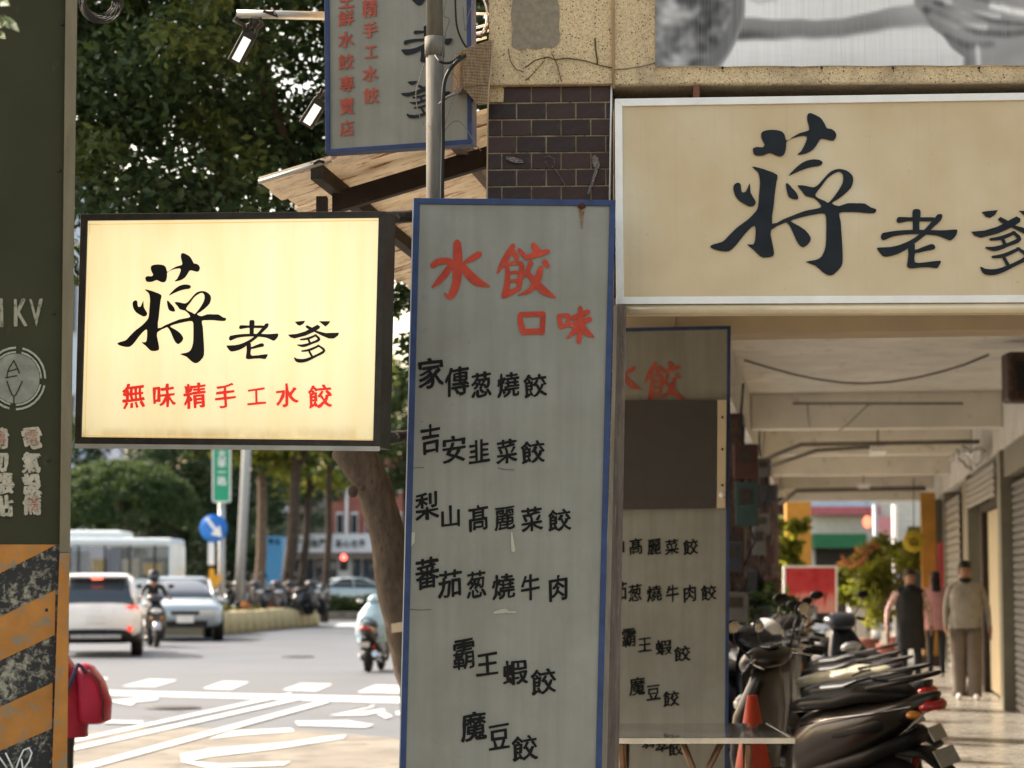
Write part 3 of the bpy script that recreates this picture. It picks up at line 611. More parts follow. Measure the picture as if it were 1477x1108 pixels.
# -- upper menu board
UP = Plane(P(575, 200, 8.49), 17)
mb2 = rim_sign('hanging_sign_board', 'blue-rimmed sign board hanging behind the pole, two columns of small red characters', [(466,-330),(678,-352),(681,208),(470,222)], UP, .06, 6.5, M_board, M_blue)
letters(mb2, M_redfade, UP, [('生',499,-1,22,24),('鮮',499,26,23,22),('水',499,57,24,23),('餃',499,89,23,22),('專',500,121,22,22),('賣',500,153,22,23),('店',500,185,21,22),('精',533,12,22,25),('手',534,43,22,22),('工',535,75,19,20),('水',534,106,22,22),('餃',535,138,22,23)], .003, .02, .035, .12)
brush_char(mb2, M_inkblue, UP, LAO, aff((158,133,865,660), 579, 37, 652, 90)); brush_char(mb2, M_inkblue, UP, DIE, aff((1045,460,1350,712), 577, 116, 650, 171))
brush_char(mb2, M_inkblue, UP, 'JI', aff((90,122,975,987), 512, -140, 640, 8))
# -- lit box sign
LP = Plane(P(335, 475, 7.5), 9.5)
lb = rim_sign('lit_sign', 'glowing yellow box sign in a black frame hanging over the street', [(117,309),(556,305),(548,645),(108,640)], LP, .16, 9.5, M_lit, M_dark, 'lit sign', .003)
brush_char(lb, M_blklit, LP, 'JI', B2box, .004); brush_char(lb, M_blklit, LP, LAO, C2box, .004); brush_char(lb, M_blklit, LP, DIE, D2box, .004)
letters(lb, M_redlit, LP, [('無',193,571,32,35),('味',237,571,33,33),('精',281,571,32,35),('手',325,571,31,34),('工',370,572,27,27),('水',414,570,33,34),('餃',461,572,35,33)], .004, .027, .035, .1)
m = MB(); c_ = [LP.hit(108,640,-.16), LP.hit(548,644,-.16), LP.hit(548,644,.012), LP.hit(108,640,.012)]
m.hexa([p - Vector((0,0,.016)) for p in c_], c_); m.build('drip_tray', mat('pale grey tray', (.35,.32,.28), .5, var=.2), lb)
for yy in (316, 633):
    m = MB(); m.tube([LP.hit(548, yy, -.13), P(578, yy-3, 8.35), P(660, yy-8, 8.45)], .024, 8); m.build('bracket_arm', M_dark, lb)
m = MB(); m.tube(onpl(LP, [(126,324),(545,318)], -.001), .0016, 6); m.tube(onpl(LP, [(126,628),(540,634)], -.001), .0018, 6); m.tube(onpl(LP, [(130,322),(123,628)], -.001), .0014, 6); m.build('panel_bead', mat('dim amber bead', (.5,.33,.12), .5, emit=(1,.68,.27), est=.17), lb)  # amber bead with weaker emission than the panel
# -- big shop sign
SP = Plane(FP.hit(885, 300, .22), 2.3)
bs = rim_sign('shop_sign', 'large cream shop sign in a white frame over the arcade entrance', [(887,143),(2300,122),(2300,433),(889,439)], SP, .2, 10.5, M_beige, M_whitef, face_off=.004)
brush_char(bs, M_inkblue, SP, 'JI', B2px, .002); brush_char(bs, M_inkblue, SP, LAO, C2px, .002); brush_char(bs, M_inkblue, SP, DIE, D2px, .002)
m = MB(); m.tube([SP.hit(892,447,-.015), SP.hit(2300,441,-.015)], .020, 12); m.build('lower_pipe', mat('glossy cream tube', (.60,.50,.33), .18, var=.08, coat=.6), bs)
for xb in (1060, 1395):
    m = MB(); m.ball(SP.hit(xb, 447, -.012), .006, 8, 5); m.build('bolt', M_steel, bs)
# -- wooden plank post between the boards
KP = Plane(P(891, 700, 8.15), 2)
k = thing('wooden_post', 'narrow weathered wooden post between the two menu boards under the big sign', 'post', KP.hit(885, 1200))
m = MB(); m.slab([KP.hit(890,440), KP.hit(903.5,440), KP.hit(890,1262), KP.hit(862,1262)], KP.n, .05); m.build('plank', M_wood, k, .002)
m = MB(); m.slab([KP.hit(886,440,.001), KP.hit(890.5,440,.001), KP.hit(872,1262,.001), KP.hit(862,1262,.001)], KP.n, .052); m.build('lit_edge_strip', mat('pale lit worn edge', (.30,.25,.18), .8, var=.25, stretch=(5,5,.6)), k)  # pale strip puts the light on the post's left edge into colour
# -- second menu board deeper in the arcade
QP = Plane(P(980, 750, 11.75), 2)
mb3 = rim_sign('second_menu_board', 'older grey menu board behind the wooden post, half covered by a plain dark sheet', [(862,474),(1054,470),(1049,1300),(850,1300)], QP, .05, 5, M_board2, M_blue)
brush_char(mb3, M_redfade, QP, JIAO, aff((620,345,1045,740), 929, 521, 988, 577)); brush_char(mb3, M_redfade, QP, SHUI, aff((150,340,575,745), 872, 520, 924, 573))
for row in ([('山',892,788,20,20),('髙',917,788,20,23),('麗',943.5,789,20,23),('菜',969,789,20,22),('餃',996,789,22,22)], [('茄',893,853,23,26),('葱',916,855,20,24),('燒',943.5,856,22,23),('牛',970,856,19,24),('肉',995,856,20,24),('餃',1022,855,23,22)],
  [('霸',907,920,20,26),('王',930,930,20,22),('蝦',957,934,24,22),('餃',984,943,24,22)], [('魔',919,990,23,26),('豆',942.5,999,20,22),('餃',968,1008,24,22)], [('翡',935,1068,20,22),('翠',955,1074,20,22),('餃',975,1080,22,20)]):
    letters(mb3, M_ink, QP, row, .0025, .024, .03, .12)
cv = thing('cover_sheet', 'plain dark grey sheet fixed over the middle of the older menu board', 'panel', QP.hit(970,650,.03))
m = MB(); m.slab([QP.hit(860,577,.03), QP.hit(1034,577,.03), QP.hit(1032,733,.03), QP.hit(858,735,.03)], QP.n, .018); m.build('sheet', mat('matt dark grey sheet', (.065,.058,.052), .6, var=.08, bump=.05), cv)
m = MB(); m.slab([QP.hit(1035,577,.035), QP.hit(1048,577,.035), QP.hit(1046,733,.035), QP.hit(1034,733,.035)], QP.n, .03); m.build('batten', M_cream, cv)
m = MB()
for y_ in (602, 648, 700): m.ball(QP.hit(1042, y_, .036), .007, 8, 5)
m.build('bolt', M_steel, cv)
m = MB(); m.ball(QP.hit(1041.5, 714, .04), .017, 10, 6); m.build('knob', M_whitef, cv)

# ================================================================ banner (flat print)
BP = Plane(GP.hit(945, 60, .012), 3)
bn = thing('photo_banner', 'black and white photo banner on the stone wall above the big sign', 'banner', BP.hit(1200, 60))
me_v, me_f, cols = [], [], []
def sm_(a, b, x): t = max(0, min(1, (x-a)/(b-a))); return t*t*(3-2*t)
def nz(x, y, s=0): return noise.noise(Vector((x, y, s)))
def lined(x, y, pts):
    best = 1e9
    for (x0,y0),(x1,y1) in zip(pts, pts[1:]):
        t = max(0, min(1, ((x-x0)*(x1-x0)+(y-y0)*(y1-y0))/((x1-x0)**2+(y1-y0)**2))); best = min(best, math.hypot(x-x0-t*(x1-x0), y-y0-t*(y1-y0)))
    return best
def banner_col(x, y):     # x,y in photo px; grey levels (sRGB)
    g = 236 - 16*sm_(60, 100, y) - 10*sm_(1080,1200,x) + 5*nz(x*.02, y*.2)
    lo = 56 - (x-1080)*.02 - 14*sm_(1180,1330,x) + 3*nz(x*.03, 1) ; up = lo - 30 + 5*math.sin((x-1080)/70)
    bb = sm_(up-4, up+4, y)*(1-sm_(lo-5, lo+7, y))
    g = g*(1-bb) + (138 - 22*sm_(up, lo, y) + 34*sm_(1250,1330,x) - 62*(1-sm_(1070,1140,x))*sm_(up+12, lo, y))*bb
    g += -38*(1-sm_(0, 6, lined(x, y, [(1075,-4),(1095,3),(1120,-2)])))
    ex = 92 - .12*max(0, y-30); d = math.hypot((x-985)/ex, (y-5)/125)   # bowl on the left
    bw = 1-sm_(.95, 1.0, d)
    tex = 112 + 120*nz(x*.032, y*.036, 3.3) + 60*nz(x*.075, y*.08, 8) ; tex = min(215, tex)*(1-sm_(.70,.82,d)) + (104+40*sm_(.88,.97,d))*sm_(.70,.82,d)
    g = g*(1-bw) + tex*bw
    edge = 1318 + 10*nz(y*.04, 3) + max(0, y-8)*.92                       # hand and wrist on the right
    h = sm_(-4, 5, x-min(edge, 1390)) if y < 97 else 0
    hand = 128 + 14*nz(x*.03, y*.05, 5) + 22*sm_(1340,1400,x)
    for pts, wd, am in (([(1335,14),(1370,30),(1410,46),(1450,50),(1500,44)], 9, -62), ([(1350,4),(1390,14),(1430,30),(1480,36)], 7, -50), ([(1365,52),(1395,66),(1430,64)], 9, -34), ([(1350,-20),(1400,-4),(1440,6)], 6, -40)):
        hand += am*(1-sm_(0, wd, lined(x, y, pts)))
    for pts, wd, am in (([(1345,20),(1380,36),(1420,40)], 9, 58), ([(1365,6),(1400,18),(1440,24)], 8, 52), ([(1432,8),(1460,16),(1485,20)], 10, 95), ([(1410,68),(1412,96)], 7, 60), ([(1348,-5),(1370,2)], 8, 45)):
        hand += am*(1-sm_(0, wd, lined(x, y, pts)))
    if y > 50: hand -= 34*sm_(50, 70, y)*(1-sm_(1395,1410,x))
    g = g*(1-h) + hand*h
    return max(24, min(244, g))
NX, NY = 330, 66
for j in range(NY+1):
    for i in range(NX+1):
        x = 945 + (1560-945)*i/NX; yb = 97 - (x-945)*.004 + 1.6*math.sin(math.pi*((x-945) % 105)/105)*-1; y = -150 + (yb+150)*j/NY
        me_v.append(tuple(BP.hit(x, y, .004 + .002*nz(x*.02, y*.02))-OFF[bn.name])); g = banner_col(x, y); cols.append(rgb((g*.99, g*.975, g*.965)))
for j in range(NY):
    for i in range(NX): a = j*(NX+1)+i; me_f.append((a, a+NX+1, a+NX+2, a+1))
me = bpy.data.meshes.new('print'); me.from_pydata(me_v, [], me_f)
at = me.color_attributes.new('print', 'FLOAT_COLOR', 'POINT')
for i, c in enumerate(cols): at.data[i].color = (*(min(.88, x) for x in c), 1)
nb = NB('grey banner print'); ca = nb.n('ShaderNodeVertexColor'); ca.layer_name = 'print'
ff = nb.noise(nb.mapping((14,14,.4)), 6, 4); nb.col(nb.mix(nb.ramp(ff, [(.45, W1), (.8, (.30,)*3)]), ca.outputs[0], (.36,.33,.29))); nb.b.inputs['Roughness'].default_value = .55
me.materials.append(nb.m); me.polygons.foreach_set('use_smooth', [True]*len(me.polygons)); o = bpy.data.objects.new('print', me); COL.objects.link(o); o.parent = bn
m = MB(); m.slab([BP.hit(945,-150), BP.hit(1560,-150), BP.hit(1560,94), BP.hit(945,96)], BP.n, .006); m.build('backing', M_whitef, bn)
for x_ in (1042, 1185, 1288, 1412):
    m = MB(); m.ball(BP.hit(x_, 98, .008), (.006,.005,.006), 8, 5); m.tube([BP.hit(x_, 98, .006), BP.hit(x_+1, 104, -.004)], .0015, 5); m.build('tie', M_steel, bn)
m = MB(); m.tube(onpl(GP, [(886,101),(905,99),(925,96),(945,91)], .008), .002, 5); m.build('guy_wire', M_wire, bn)

# ================================================================ pole, cables, junction block
pl = thing('conduit_pole', 'weathered white pipe running up in front of the hanging sign board', 'pole', P(628, 285, 8.3))
m = MB(); m.tube([P(626,-250,8.3), P(627,66,8.3)], .0320, 16); m.tube([P(627,60,8.3), P(628,300,8.3), P(630,1100,8.3)], .0345, 16); m.build('pipe', M_pipe, pl)
m = MB(); m.tube([P(626.8,54,8.3), P(627,82,8.3)], .0385, 16); m.build('coupling', M_pipe, pl)
jb = thing('wicker_box', 'weathered fibrous brown block strapped at the top of the tiled pillar', 'junction box', P(690, 105, 8.35))
Mf = NB('fibrous brown sacking'); w_ = Mf.n('ShaderNodeTexWave'); w_.inputs['Scale'].default_value = 26; w_.inputs['Distortion'].default_value = 3; w_.bands_direction = 'Z'; Mf.l(Mf.mapping(), w_.inputs['Vector'])
w2_ = Mf.noise(Mf.mapping((6,6,1)), 30, 5); Mf.col(Mf.mix(.5, Mf.ramp(w_.outputs['Fac'], [(.2, (.13,.075,.035)), (.8, (.30,.20,.11))]), Mf.ramp(w2_, [(.35, (.09,.05,.025)), (.65, (.38,.27,.15))]))); Mf.b.inputs['Roughness'].default_value = .95; Mf.bump(w2_, .7, .01)
m = MB(); Jp = Plane(P(690,105,8.3), -18)
m.slab([Jp.hit(668,70), Jp.hit(711,56), Jp.hit(708,124), Jp.hit(667,126)], Jp.n, .14); m.build('block', Mf.m, jb, .008)
m = MB(); m.hexa([Jp.hit(690,152), Jp.hit(704,150), Jp.hit(704,150,-.12), Jp.hit(690,152,-.12)][::1], [Jp.hit(667,126), Jp.hit(708,124), Jp.hit(708,124,-.14), Jp.hit(667,126,-.14)]); m.build('tapered_foot', Mf.m, jb)
def cable(pts, r, mt, label, group=None, name='cable', cat='cable'):
    p3 = [P(*p) for p in pts]; q = []
    for i in range(len(p3)-1):
        a, b, c, d = p3[max(i-1,0)], p3[i], p3[i+1], p3[min(i+2, len(p3)-1)]
        for j in range(5):
            t = j/5; q.append(.5*((2*b) + (-a+c)*t + (2*a-5*b+4*c-d)*t*t + (-a+3*b-3*c+d)*t**3))
    q.append(p3[-1]); m = MB(); m.tube(q, r, 7); o = m.build(name, mt); props(o, label, cat, group); return o
cable([(672,80,8.3),(660,88,8.2),(648,102,8.2),(641,120,8.2),(639,150,8.2),(639,200,8.24),(637,300,8.24)], .0075, M_cable, 'thick black cable running down just right of the pale pipe')
cable([(628,80,8.24),(634,88,8.2),(642,91,8.2),(652,89,8.2),(664,80,8.22)], .0055, M_cable, 'short black cable looped over the pale pipe at its coupling')
cable([(657,-40,8.3),(657,10,8.3),(660,42,8.3),(671,66,8.3),(680,70,8.3)], .004, M_cable, 'black cable hanging down to the brown fibrous block')
cable([(634,150,8.24),(646,140,8.2),(660,134,8.22),(667,125,8.3)], .005, M_wire, 'short grey cable bent from the pipe to the brown block')
G_ = 'thin wires hanging around the pale pipe'; Lw = iter(['thin wire bowed out to the left of the pale pipe','thin wire zigzagging down the right part of the upper sign board','thin wire bent back to the pipe just below the coupling','thin wire drooping from the pipe to the tiled pillar','thin wire loop at the right rim of the upper sign board'])
for pts in ([(612,92,8.24),(605,115,8.24),(600,135,8.24),(603,160,8.24),(611,180,8.25)], [(650,-20,8.3),(640,20,8.3),(648,28,8.3),(642,52,8.3),(637,90,8.25)], [(651,105,8.25),(660,118,8.25),(654,140,8.25),(640,185,8.25)], [(640,190,8.25),(655,175,8.3),(668,180,8.3),(684,205,8.3),(694,218,8.3)], [(668,10,8.3),(671,45,8.3),(676,20,8.3),(684,3,8.3)]):
    cable(pts, .0018, M_wire, next(Lw), G_, 'wire', 'wire')
cable([(711,56,8.2),(710,80,8.24),(707,110,8.25),(704,150,8.25),(703,230,8.3),(702,300,8.3)], .003, mat('tan wire', (.36,.27,.17), .6), 'tan wire running down the left edge of the tiled pillar', None, 'wire', 'wire')
# wire ring with window grille behind
rg = thing('cable_loop', 'black and white cable coiled in a ring beside the stone wall', 'cable', P(690,30,8.5))
for r_, mt_, dx in ((22, M_cable, 0), (19, M_whitef, -1.5), (20.5, M_wire, 1)):
    m = MB(); m.tube([P(690+dx+r_*.75*math.cos(a/14*2*math.pi), 22+r_*1.5*math.sin(a/14*2*math.pi), 8.5) for a in range(15)], .004, 6); m.build('strand', mt_, rg)
gr = thing('white_bracket_bars', 'white metal bars beside the upper sign board', 'bracket', P(700,30,8.9))
for a, b in (((680,42),(708,34)), ((680,50),(706,44)), ((680,60),(702,54)), ((684,20),(709,20))):
    m = MB(); m.tube([P(*a,8.9), P(*b,8.9)], .005, 6); m.build('bar', M_whitef, gr)
# coil of cable at the top left
cl = thing('cable_coil', 'coil of dark cable at the top left beside the green cabinet', 'cable coil', P(143,5,9.5))
for k_ in range(6):
    r_ = 20 + k_*2.2; m = MB(); m.tube([P(143+r_*math.cos(a/20*2*math.pi)+k_*.6, 2+r_*.95*math.sin(a/20*2*math.pi)+k_*.5, 9.5+.02*math.sin(a+k_)) for a in range(21)], .0032, 6); m.build('loop', M_cable, cl)
# flood lamps
def floodlamp(label, arm, cx, cy, ang, L, d):
    root = thing('flood_lamp', label, 'lamp', P(cx, cy, d), 'small floodlights on arms beside the upper sign board')
    if arm:
        m = MB(); m.tube([P(*arm[0], d), P(*arm[1], d)], .018, 10); m.build('arm', M_galv, root)
    a = R(ang); ux, uy = math.cos(a), math.sin(a); vx, vy = -uy, ux
    def q(s, t, dd): return P(cx+ux*s+vx*t, cy+uy*s+vy*t, dd)
    h = 11
    m = MB(); m.hexa([q(-L/2,-h,d), q(L/2,-h,d), q(L/2,h,d), q(-L/2,h,d)], [q(-L/2+3,-h+2,d+.07), q(L/2-3,-h+2,d+.07), q(L/2-3,h-2,d+.07), q(-L/2+3,h-2,d+.07)]); m.build('housing', M_dark, root, .003)
    m = MB(); m.hexa([q(-L*.28,-h+5,d-.002), q(L*.42,-h+5,d-.002), q(L*.42,h-5,d-.002), q(-L*.28,h-5,d-.002)], [q(-L*.28,-h+5,d+.01), q(L*.42,-h+5,d+.01), q(L*.42,h-5,d+.01), q(-L*.28,h-5,d+.01)]); m.build('lens', mat('pale lamp glass', (.7,.68,.56), .2, emit=(1,.95,.75), est=.25, bump=0), root)
    tp = q(-L*.55, 0, d)
    m = MB(); m.tube([q(-L*.4,-h+2,d), q(-L*.62,-6,d), q(-L*.8,-10,d-.02), q(-L*.95,-2,d)], .007, 8); m.tube([q(-L*.4,h-2,d), q(-L*.62,6,d), q(-L*.82,8,d)], .006, 8)
    m.ball(q(-L*.75,0,d), .016, 10, 6); m.build('bracket', M_steel, root); m = MB(); m.tube([q(-L*.8,3,d), q(-L*.6,10,d), q(-L*.45,4,d), q(-L*.85,-6,d)], .004, 6); m.build('lead', M_cable, root)
    return root
floodlamp('upper small floodlight on a horizontal arm left of the hanging sign board', ((342,20),(468,23)), 350, 68, 118, 52, 8.9)
floodlamp('lower small floodlight fixed to the left edge of the hanging sign board', None, 452, 163, 122, 44, 8.95)
m = MB(); m.tube([P(346,20,8.9), P(338,30,8.9), P(352,36,8.88), P(352,44,8.9)], .009, 8); m.tube([P(395,18,8.88), P(380,16,8.88), P(400,24,8.88), P(392,12,8.9)], .006, 8); o = m.build('lamp_clamp', M_steel); props(o, 'rusty wire-wrapped clamp on the end of the upper floodlight arm', 'clamp')
# ================================================================ awning over the kerb side
pf0, pf1 = P(373,262,8.76), P(701,163,8.76)
s_dir = (pf1-pf0); slopeZ = s_dir.z/ s_dir.xy.length
aw = thing('awning', 'rusted cream metal awning on dark rafters between the lit sign and the tiled pillar', 'awning', pf0)
e0 = Vector(pf0); udir = AU.copy(); xdir = Vector((s_dir.x, s_dir.y, 0)).normalized(); Lw_ = s_dir.xy.length
def W(a, b, dz=0): p = e0 + xdir*a + udir*b; return Vector((p.x, p.y, e0.z + slopeZ*a + dz))
nb_ = 0; b0 = 0.0
while b0 < 7.6:
    w0 = .215; j = random.uniform(-.012,.012)
    m = MB(); m.hexa([W(-.0+j,b0,j*.2), W(Lw_+.02,b0,0), W(Lw_+.02,b0+w0-.006,0), W(j,b0+w0-.006,j*.2)], [W(j,b0,.018), W(Lw_+.02,b0,.018), W(Lw_+.02,b0+w0-.006,.018), W(j,b0+w0-.006,.018)])
    m.build('roof_sheet', M_awn, aw); b0 += w0
def beam3(m, p, q, w_, h_):
    d = (q-p).normalized(); s_ = d.cross(Vector((0,0,1))).normalized()*w_/2; u_ = Vector((0,0,1))*h_
    m.hexa([p-s_-u_, q-s_-u_, q+s_-u_, p+s_-u_], [p-s_, q-s_, q+s_, p+s_])
for a_, w_, mt_ in ((.235, .05, M_steel), (.77, .05, M_wood)):
    m = MB(); beam3(m, W(a_,-.0,-.003), W(a_,7.7,-.003), w_, .06); m.build('purlin', mt_, aw)
for b_ in (.36, 3.3, 6.6):
    m = MB(); beam3(m, W(.22,b_,-.055), W(Lw_,b_,-.055), .06, .085); m.build('rafter', M_steel, aw)
m = MB(); m.tube([P(373,263,8.73), P(478,231,8.73)], .009, 8); m.build('edge_strip', M_galv, aw)
m = MB(); m.tube([P(452,236,8.72), P(460,232,8.72), P(468,234,8.72)], .006, 6); m.build('clip', M_steel, aw)
m = MB(); m.box(P(456,283,8.9), P(473,335,8.96)); m.build('post', M_steel, aw)
# ================================================================ electrical cabinet at the left
CP = Plane(P(50, 554, 6.9), -12.5)
cb = thing('electrical_cabinet', 'tall olive cabinet with orange and black hazard stripes at the left edge', 'cabinet', P(50,1108,6.9))
m = MB(); a0, a1 = P(-420,554,6.9), P(102,554,6.9); m.slab([CP.hit(-420,-400), CP.hit(103.5,-400), CP.hit(94,785), CP.hit(-420,785)], CP.n, .5); m.build('upper_panel', M_olive, cb)
lx = lambda y: 100.5 - (y+0)*.0128 if y < 785 else 90.5 - (y-785)*.030
m = MB(); m.slab([CP.hit(-420,785.3), CP.hit(92,785.3), CP.hit(78,1262), CP.hit(-420,1262)], CP.n, .5); m.build('lower_panel', M_peel, cb)
m = MB(); m.slab([CP.hit(99,-400,.022), CP.hit(117,-400,.022), CP.hit(101,797,.022), CP.hit(86,797,.022)], CP.n, .05); m.build('edge_flange', M_olive_lit, cb, .002)
m = MB(); m.slab([CP.hit(86,797.5,.022), CP.hit(100.5,797.5,.022), CP.hit(95,1262,.022), CP.hit(70,1262,.022)], CP.n, .05); m.build('edge_flange', M_orange, cb, .002)
def cpoly(name, pts, mt, off=.003):
    m = MB(); m.slab([CP.hit(x, y, off) for x, y in pts], CP.n, .0025); return m.build(name, mt, cb)
cpoly('hazard_stripe', [(-300,785.5),(82,785.5),(0,827),(-300,985)], M_orange)
cpoly('hazard_stripe', [(80,851),(79,916),(0,953),(-300,1100),(-300,1030),(0,890)], M_orange)
cpoly('hazard_stripe', [(76,985),(75,1051),(0,1083),(-300,1210),(-300,1165),(0,1020)], M_orange)
letters(cb, M_ghost, CP, [('1',2,451,40,40),('K',30,451,38,38),('V',52,451,38,38)], .003, .03, .02, 0, .55)
m = MB()
for i in range(28):
    a = 2*math.pi*i/28; b = 2*math.pi*(i+1)/28
    if i in (7, 14, 21, 0): continue
    for r0, r1 in ((43,46), (37,39.5)):
        m.quad([CP.hit(23+r0*.95*math.cos(a),546+r0*math.sin(a),.004), CP.hit(23+r1*.95*math.cos(a),546+r1*math.sin(a),.004), CP.hit(23+r1*.95*math.cos(b),546+r1*math.sin(b),.004), CP.hit(23+r0*.95*math.cos(b),546+r0*math.sin(b),.004)])
m.build('emblem_ring', mat('pale emblem paint', (.34,.34,.27), .6, dirt=(.08,.08,.05), dirt_at=.6, scale=40), cb)
m = MB(); m.quad([CP.hit(23+36*.95*math.cos(2*math.pi*i/32), 546+36*math.sin(2*math.pi*i/32), .003) for i in range(32)]); m.build('emblem_disc', mat('dull grey green emblem paint', (.21,.21,.165), .6, var=.25, scale=30), cb)
m = MB()
for st in ([(20,520,2),(12,534,2),(10,545,2)], [(20,520,2),(28,538,2)], [(11,536,2),(26,532,2)], [(8,545,2),(24,542,2)], [(10,550,2),(20,572,2),(32,550,2)], [(20,572,2),(20,584,2)]): strokes(m, CP, [st], ident, .0045)
m.build('emblem_mark', M_dark, cb)
Mpl = mat('peeled white letter backing', (.42,.37,.28), .7, var=.2, dirt=(.12,.11,.07), dirt_at=.6, scale=35); Mfr = mat('faded red stencil', (.30,.09,.05), .7, dirt=(.4,.35,.27), dirt_at=.52, scale=45)
letters(cb, Mpl, CP, [('電',46,632,26,29),('氣',45,667,26,29),('設',46,698,26,29),('備',46,727,26,29),('請',-2,632,26,29),('勿',-2,665,26,29),('張',6,698,26,29),('貼',5,730,26,29)], .004, .06, .06, .02)
letters(cb, Mfr, CP, [('電',46,631,20,22),('備',47,728,20,22),('請',-2,632,20,22)], .0065, 0, .06, .02)
m = MB()
for x_, y_ in ((90,35),(78,452),(70,664),(85,246),(11,746),(67,880)): m.ball(CP.hit(x_, y_, .002), (.006,.004,.006), 8, 5)
m.build('bolt', M_dark, cb)
m = MB()
for pts in ([(-6,1085),(4,1099),(10,1108)], [(8,1086),(14,1098),(20,1112)], [(22,1112),(28,1095),(34,1082),(42,1079),(46,1086),(42,1098),(34,1110)], [(31,1095),(33,1110),(38,1122)]): m.tube(onpl(CP, pts, .004), .0028, 6)
m.build('scrawl', M_chalk, cb)
# ================================================================ ground, road, markings
def flat(name, pts, mt, z, kind='structure'):
    m = MB(); m.quad([Vector((p[0], p[1], z)) for p in pts]); o = m.build(name, mt); props(o, kind=kind); return o
M_ground = mat('dry earth', (.16,.14,.10), .95, scale=.5)
flat('ground', [(-900,-20),(900,-20),(900,1600),(-900,1600)], M_ground, -.06)
na = NB('worn asphalt'); v = na.mapping()
o = na.ramp(na.noise(v, .35, 6, .6), [(.3, (.054,.066,.083)), (.7, (.080,.094,.115))])
pv = na.n('ShaderNodeTexVoronoi'); pv.inputs['Scale'].default_value = .16; na.l(na.mapping((.5,1,1)), pv.inputs['Vector']); ps_ = na.n('ShaderNodeSeparateColor'); na.l(pv.outputs['Color'], ps_.inputs[0])
o = na.mix(na.ramp(ps_.outputs[0], [(.60, W1), (.62, (.35,)*3)]), o, (.055,.062,.072))
pc = na.n('ShaderNodeTexVoronoi'); pc.feature = 'DISTANCE_TO_EDGE'; pc.inputs['Scale'].default_value = .16; na.l(na.mapping((.5,1,1)), pc.inputs['Vector']); o = na.mix(na.ramp(pc.outputs['Distance'], [(.003, (.7,)*3), (.008, W1)]), o, (.03,.03,.032))
o = na.mix(na.ramp(na.noise(v, 60, 3), [(.35, W1), (.7, (.5,)*3)]), o, (.09,.09,.09))
o = na.mix(na.ramp(na.noise(na.mapping((.3,2,1)), 1.4, 6), [(.55, W1), (.75, (.5,)*3)]), o, (.09,.092,.095)); na.col(o)
na.b.inputs['Roughness'].default_value = .62; na.bump(na.noise(v, 90, 3), .3, .01)
flat('road', [(-160,5),(.6,5),(10.2,72),(60,72),(60,260),(-160,260)], na.m, 0.0)
M_pave = mat('pale concrete paving', (.170,.158,.135), .85, var=.28, scale=.9, dirt=(.11,.105,.095), dirt_at=.56)  # darker blotches painted in for streaks of tree shadow
gp = lambda x, y: G(x, y)
flat('pavement', [gp(-420,1055), gp(60,1058), gp(240,1050), gp(420,1052), gp(577,1066), Vector((-.4,13.6,0)), Vector((-.4,8.6,0)), Vector((-9,8.6,0))], M_pave, .004)
M_mark = mat('white road paint', (.48,.50,.51), .6, var=.10, scale=3, dirt=(.20,.21,.22), dirt_at=.60)
def mark(*pts, z=.008): flat('road_marking', [gp(x, y) for x, y in pts], M_mark, z)
mark((175,991),(216,980.4),(256,981.7),(223,991.5)); mark((128,984),(137,977),(156,978.5),(148,986)); mark((292,994),(322,983.5),(360,984.5),(333,995.5)); mark((407,996),(434,986.5),(480,987.5),(456,998)); mark((515,999.5),(541,989),(592,990),(590,1001))
mark((60,994),(150,996.5),(300,1000.5),(600,1007),(600,1016),(330,1008),(60,1001.5), z=.008)
def stripe(x0,y0,x1,y1,w0,w1,z=.012): mark((x0,y0-w0/2),(x0,y0+w0/2),(x1,y1+w1/2),(x1,y1-w1/2), z=z)
stripe(60,1080,420,1002,5,3.5); stripe(60,1092,445,1006,6,4,.013); stripe(60,1126,475,1012,9,5.5,.014); stripe(150,1043,206,1044,4,4,.015)
mark((474,1034),(545,1018),(533,1019),(540,1021),(500,1031),(553,1024),(556,1027),(528,1033), z=.012)
mark((543,1031),(556,1029),(567,1035),(556,1038), z=.012); mark((570,1028),(590,1026),(590,1033),(572,1033), z=.012)
mark((156,1012),(190,1009),(200,1007),(228,1007),(228,1011),(196,1014),(190,1019),(172,1016), z=.012)
mark((425,1042),(500,1041),(540,1047),(528,1051),(430,1048), z=.012)
mark((260,1090),(300,1082),(420,1072),(470,1064),(500,1062),(495,1067),(400,1082),(300,1094),(275,1100),(320,1104),(420,1100),(410,1106),(300,1110),(262,1101), z=.012)
mark((300,1068),(335,1056),(420,1052),(425,1057),(350,1062), z=.012)
flat('road_marking', [gp(488,900),gp(520,899),gp(520,906),gp(480,905)], M_mark, .008)

for px_, py_, r_, lb_ in ((250,1022,.33,'round iron manhole cover in the road left of the arrow markings'), (430,948,.33,'round iron manhole cover farther up the road by the raincoat rider')):
    q_ = G(px_, py_); mh = thing('manhole_cover', lb_, 'manhole cover', (q_.x, q_.y, 0)); m = MB(); m.tube([(q_.x,q_.y,.002),(q_.x,q_.y,.018)], r_, 26); m.build('ring', mat('worn iron', (.07,.065,.06), .6, .3), mh); m = MB(); m.tube([(q_.x,q_.y,.01),(q_.x,q_.y,.024)], r_*.84, 24); m.build('lid', mat('dark iron', (.04,.038,.036), .6, .3), mh)
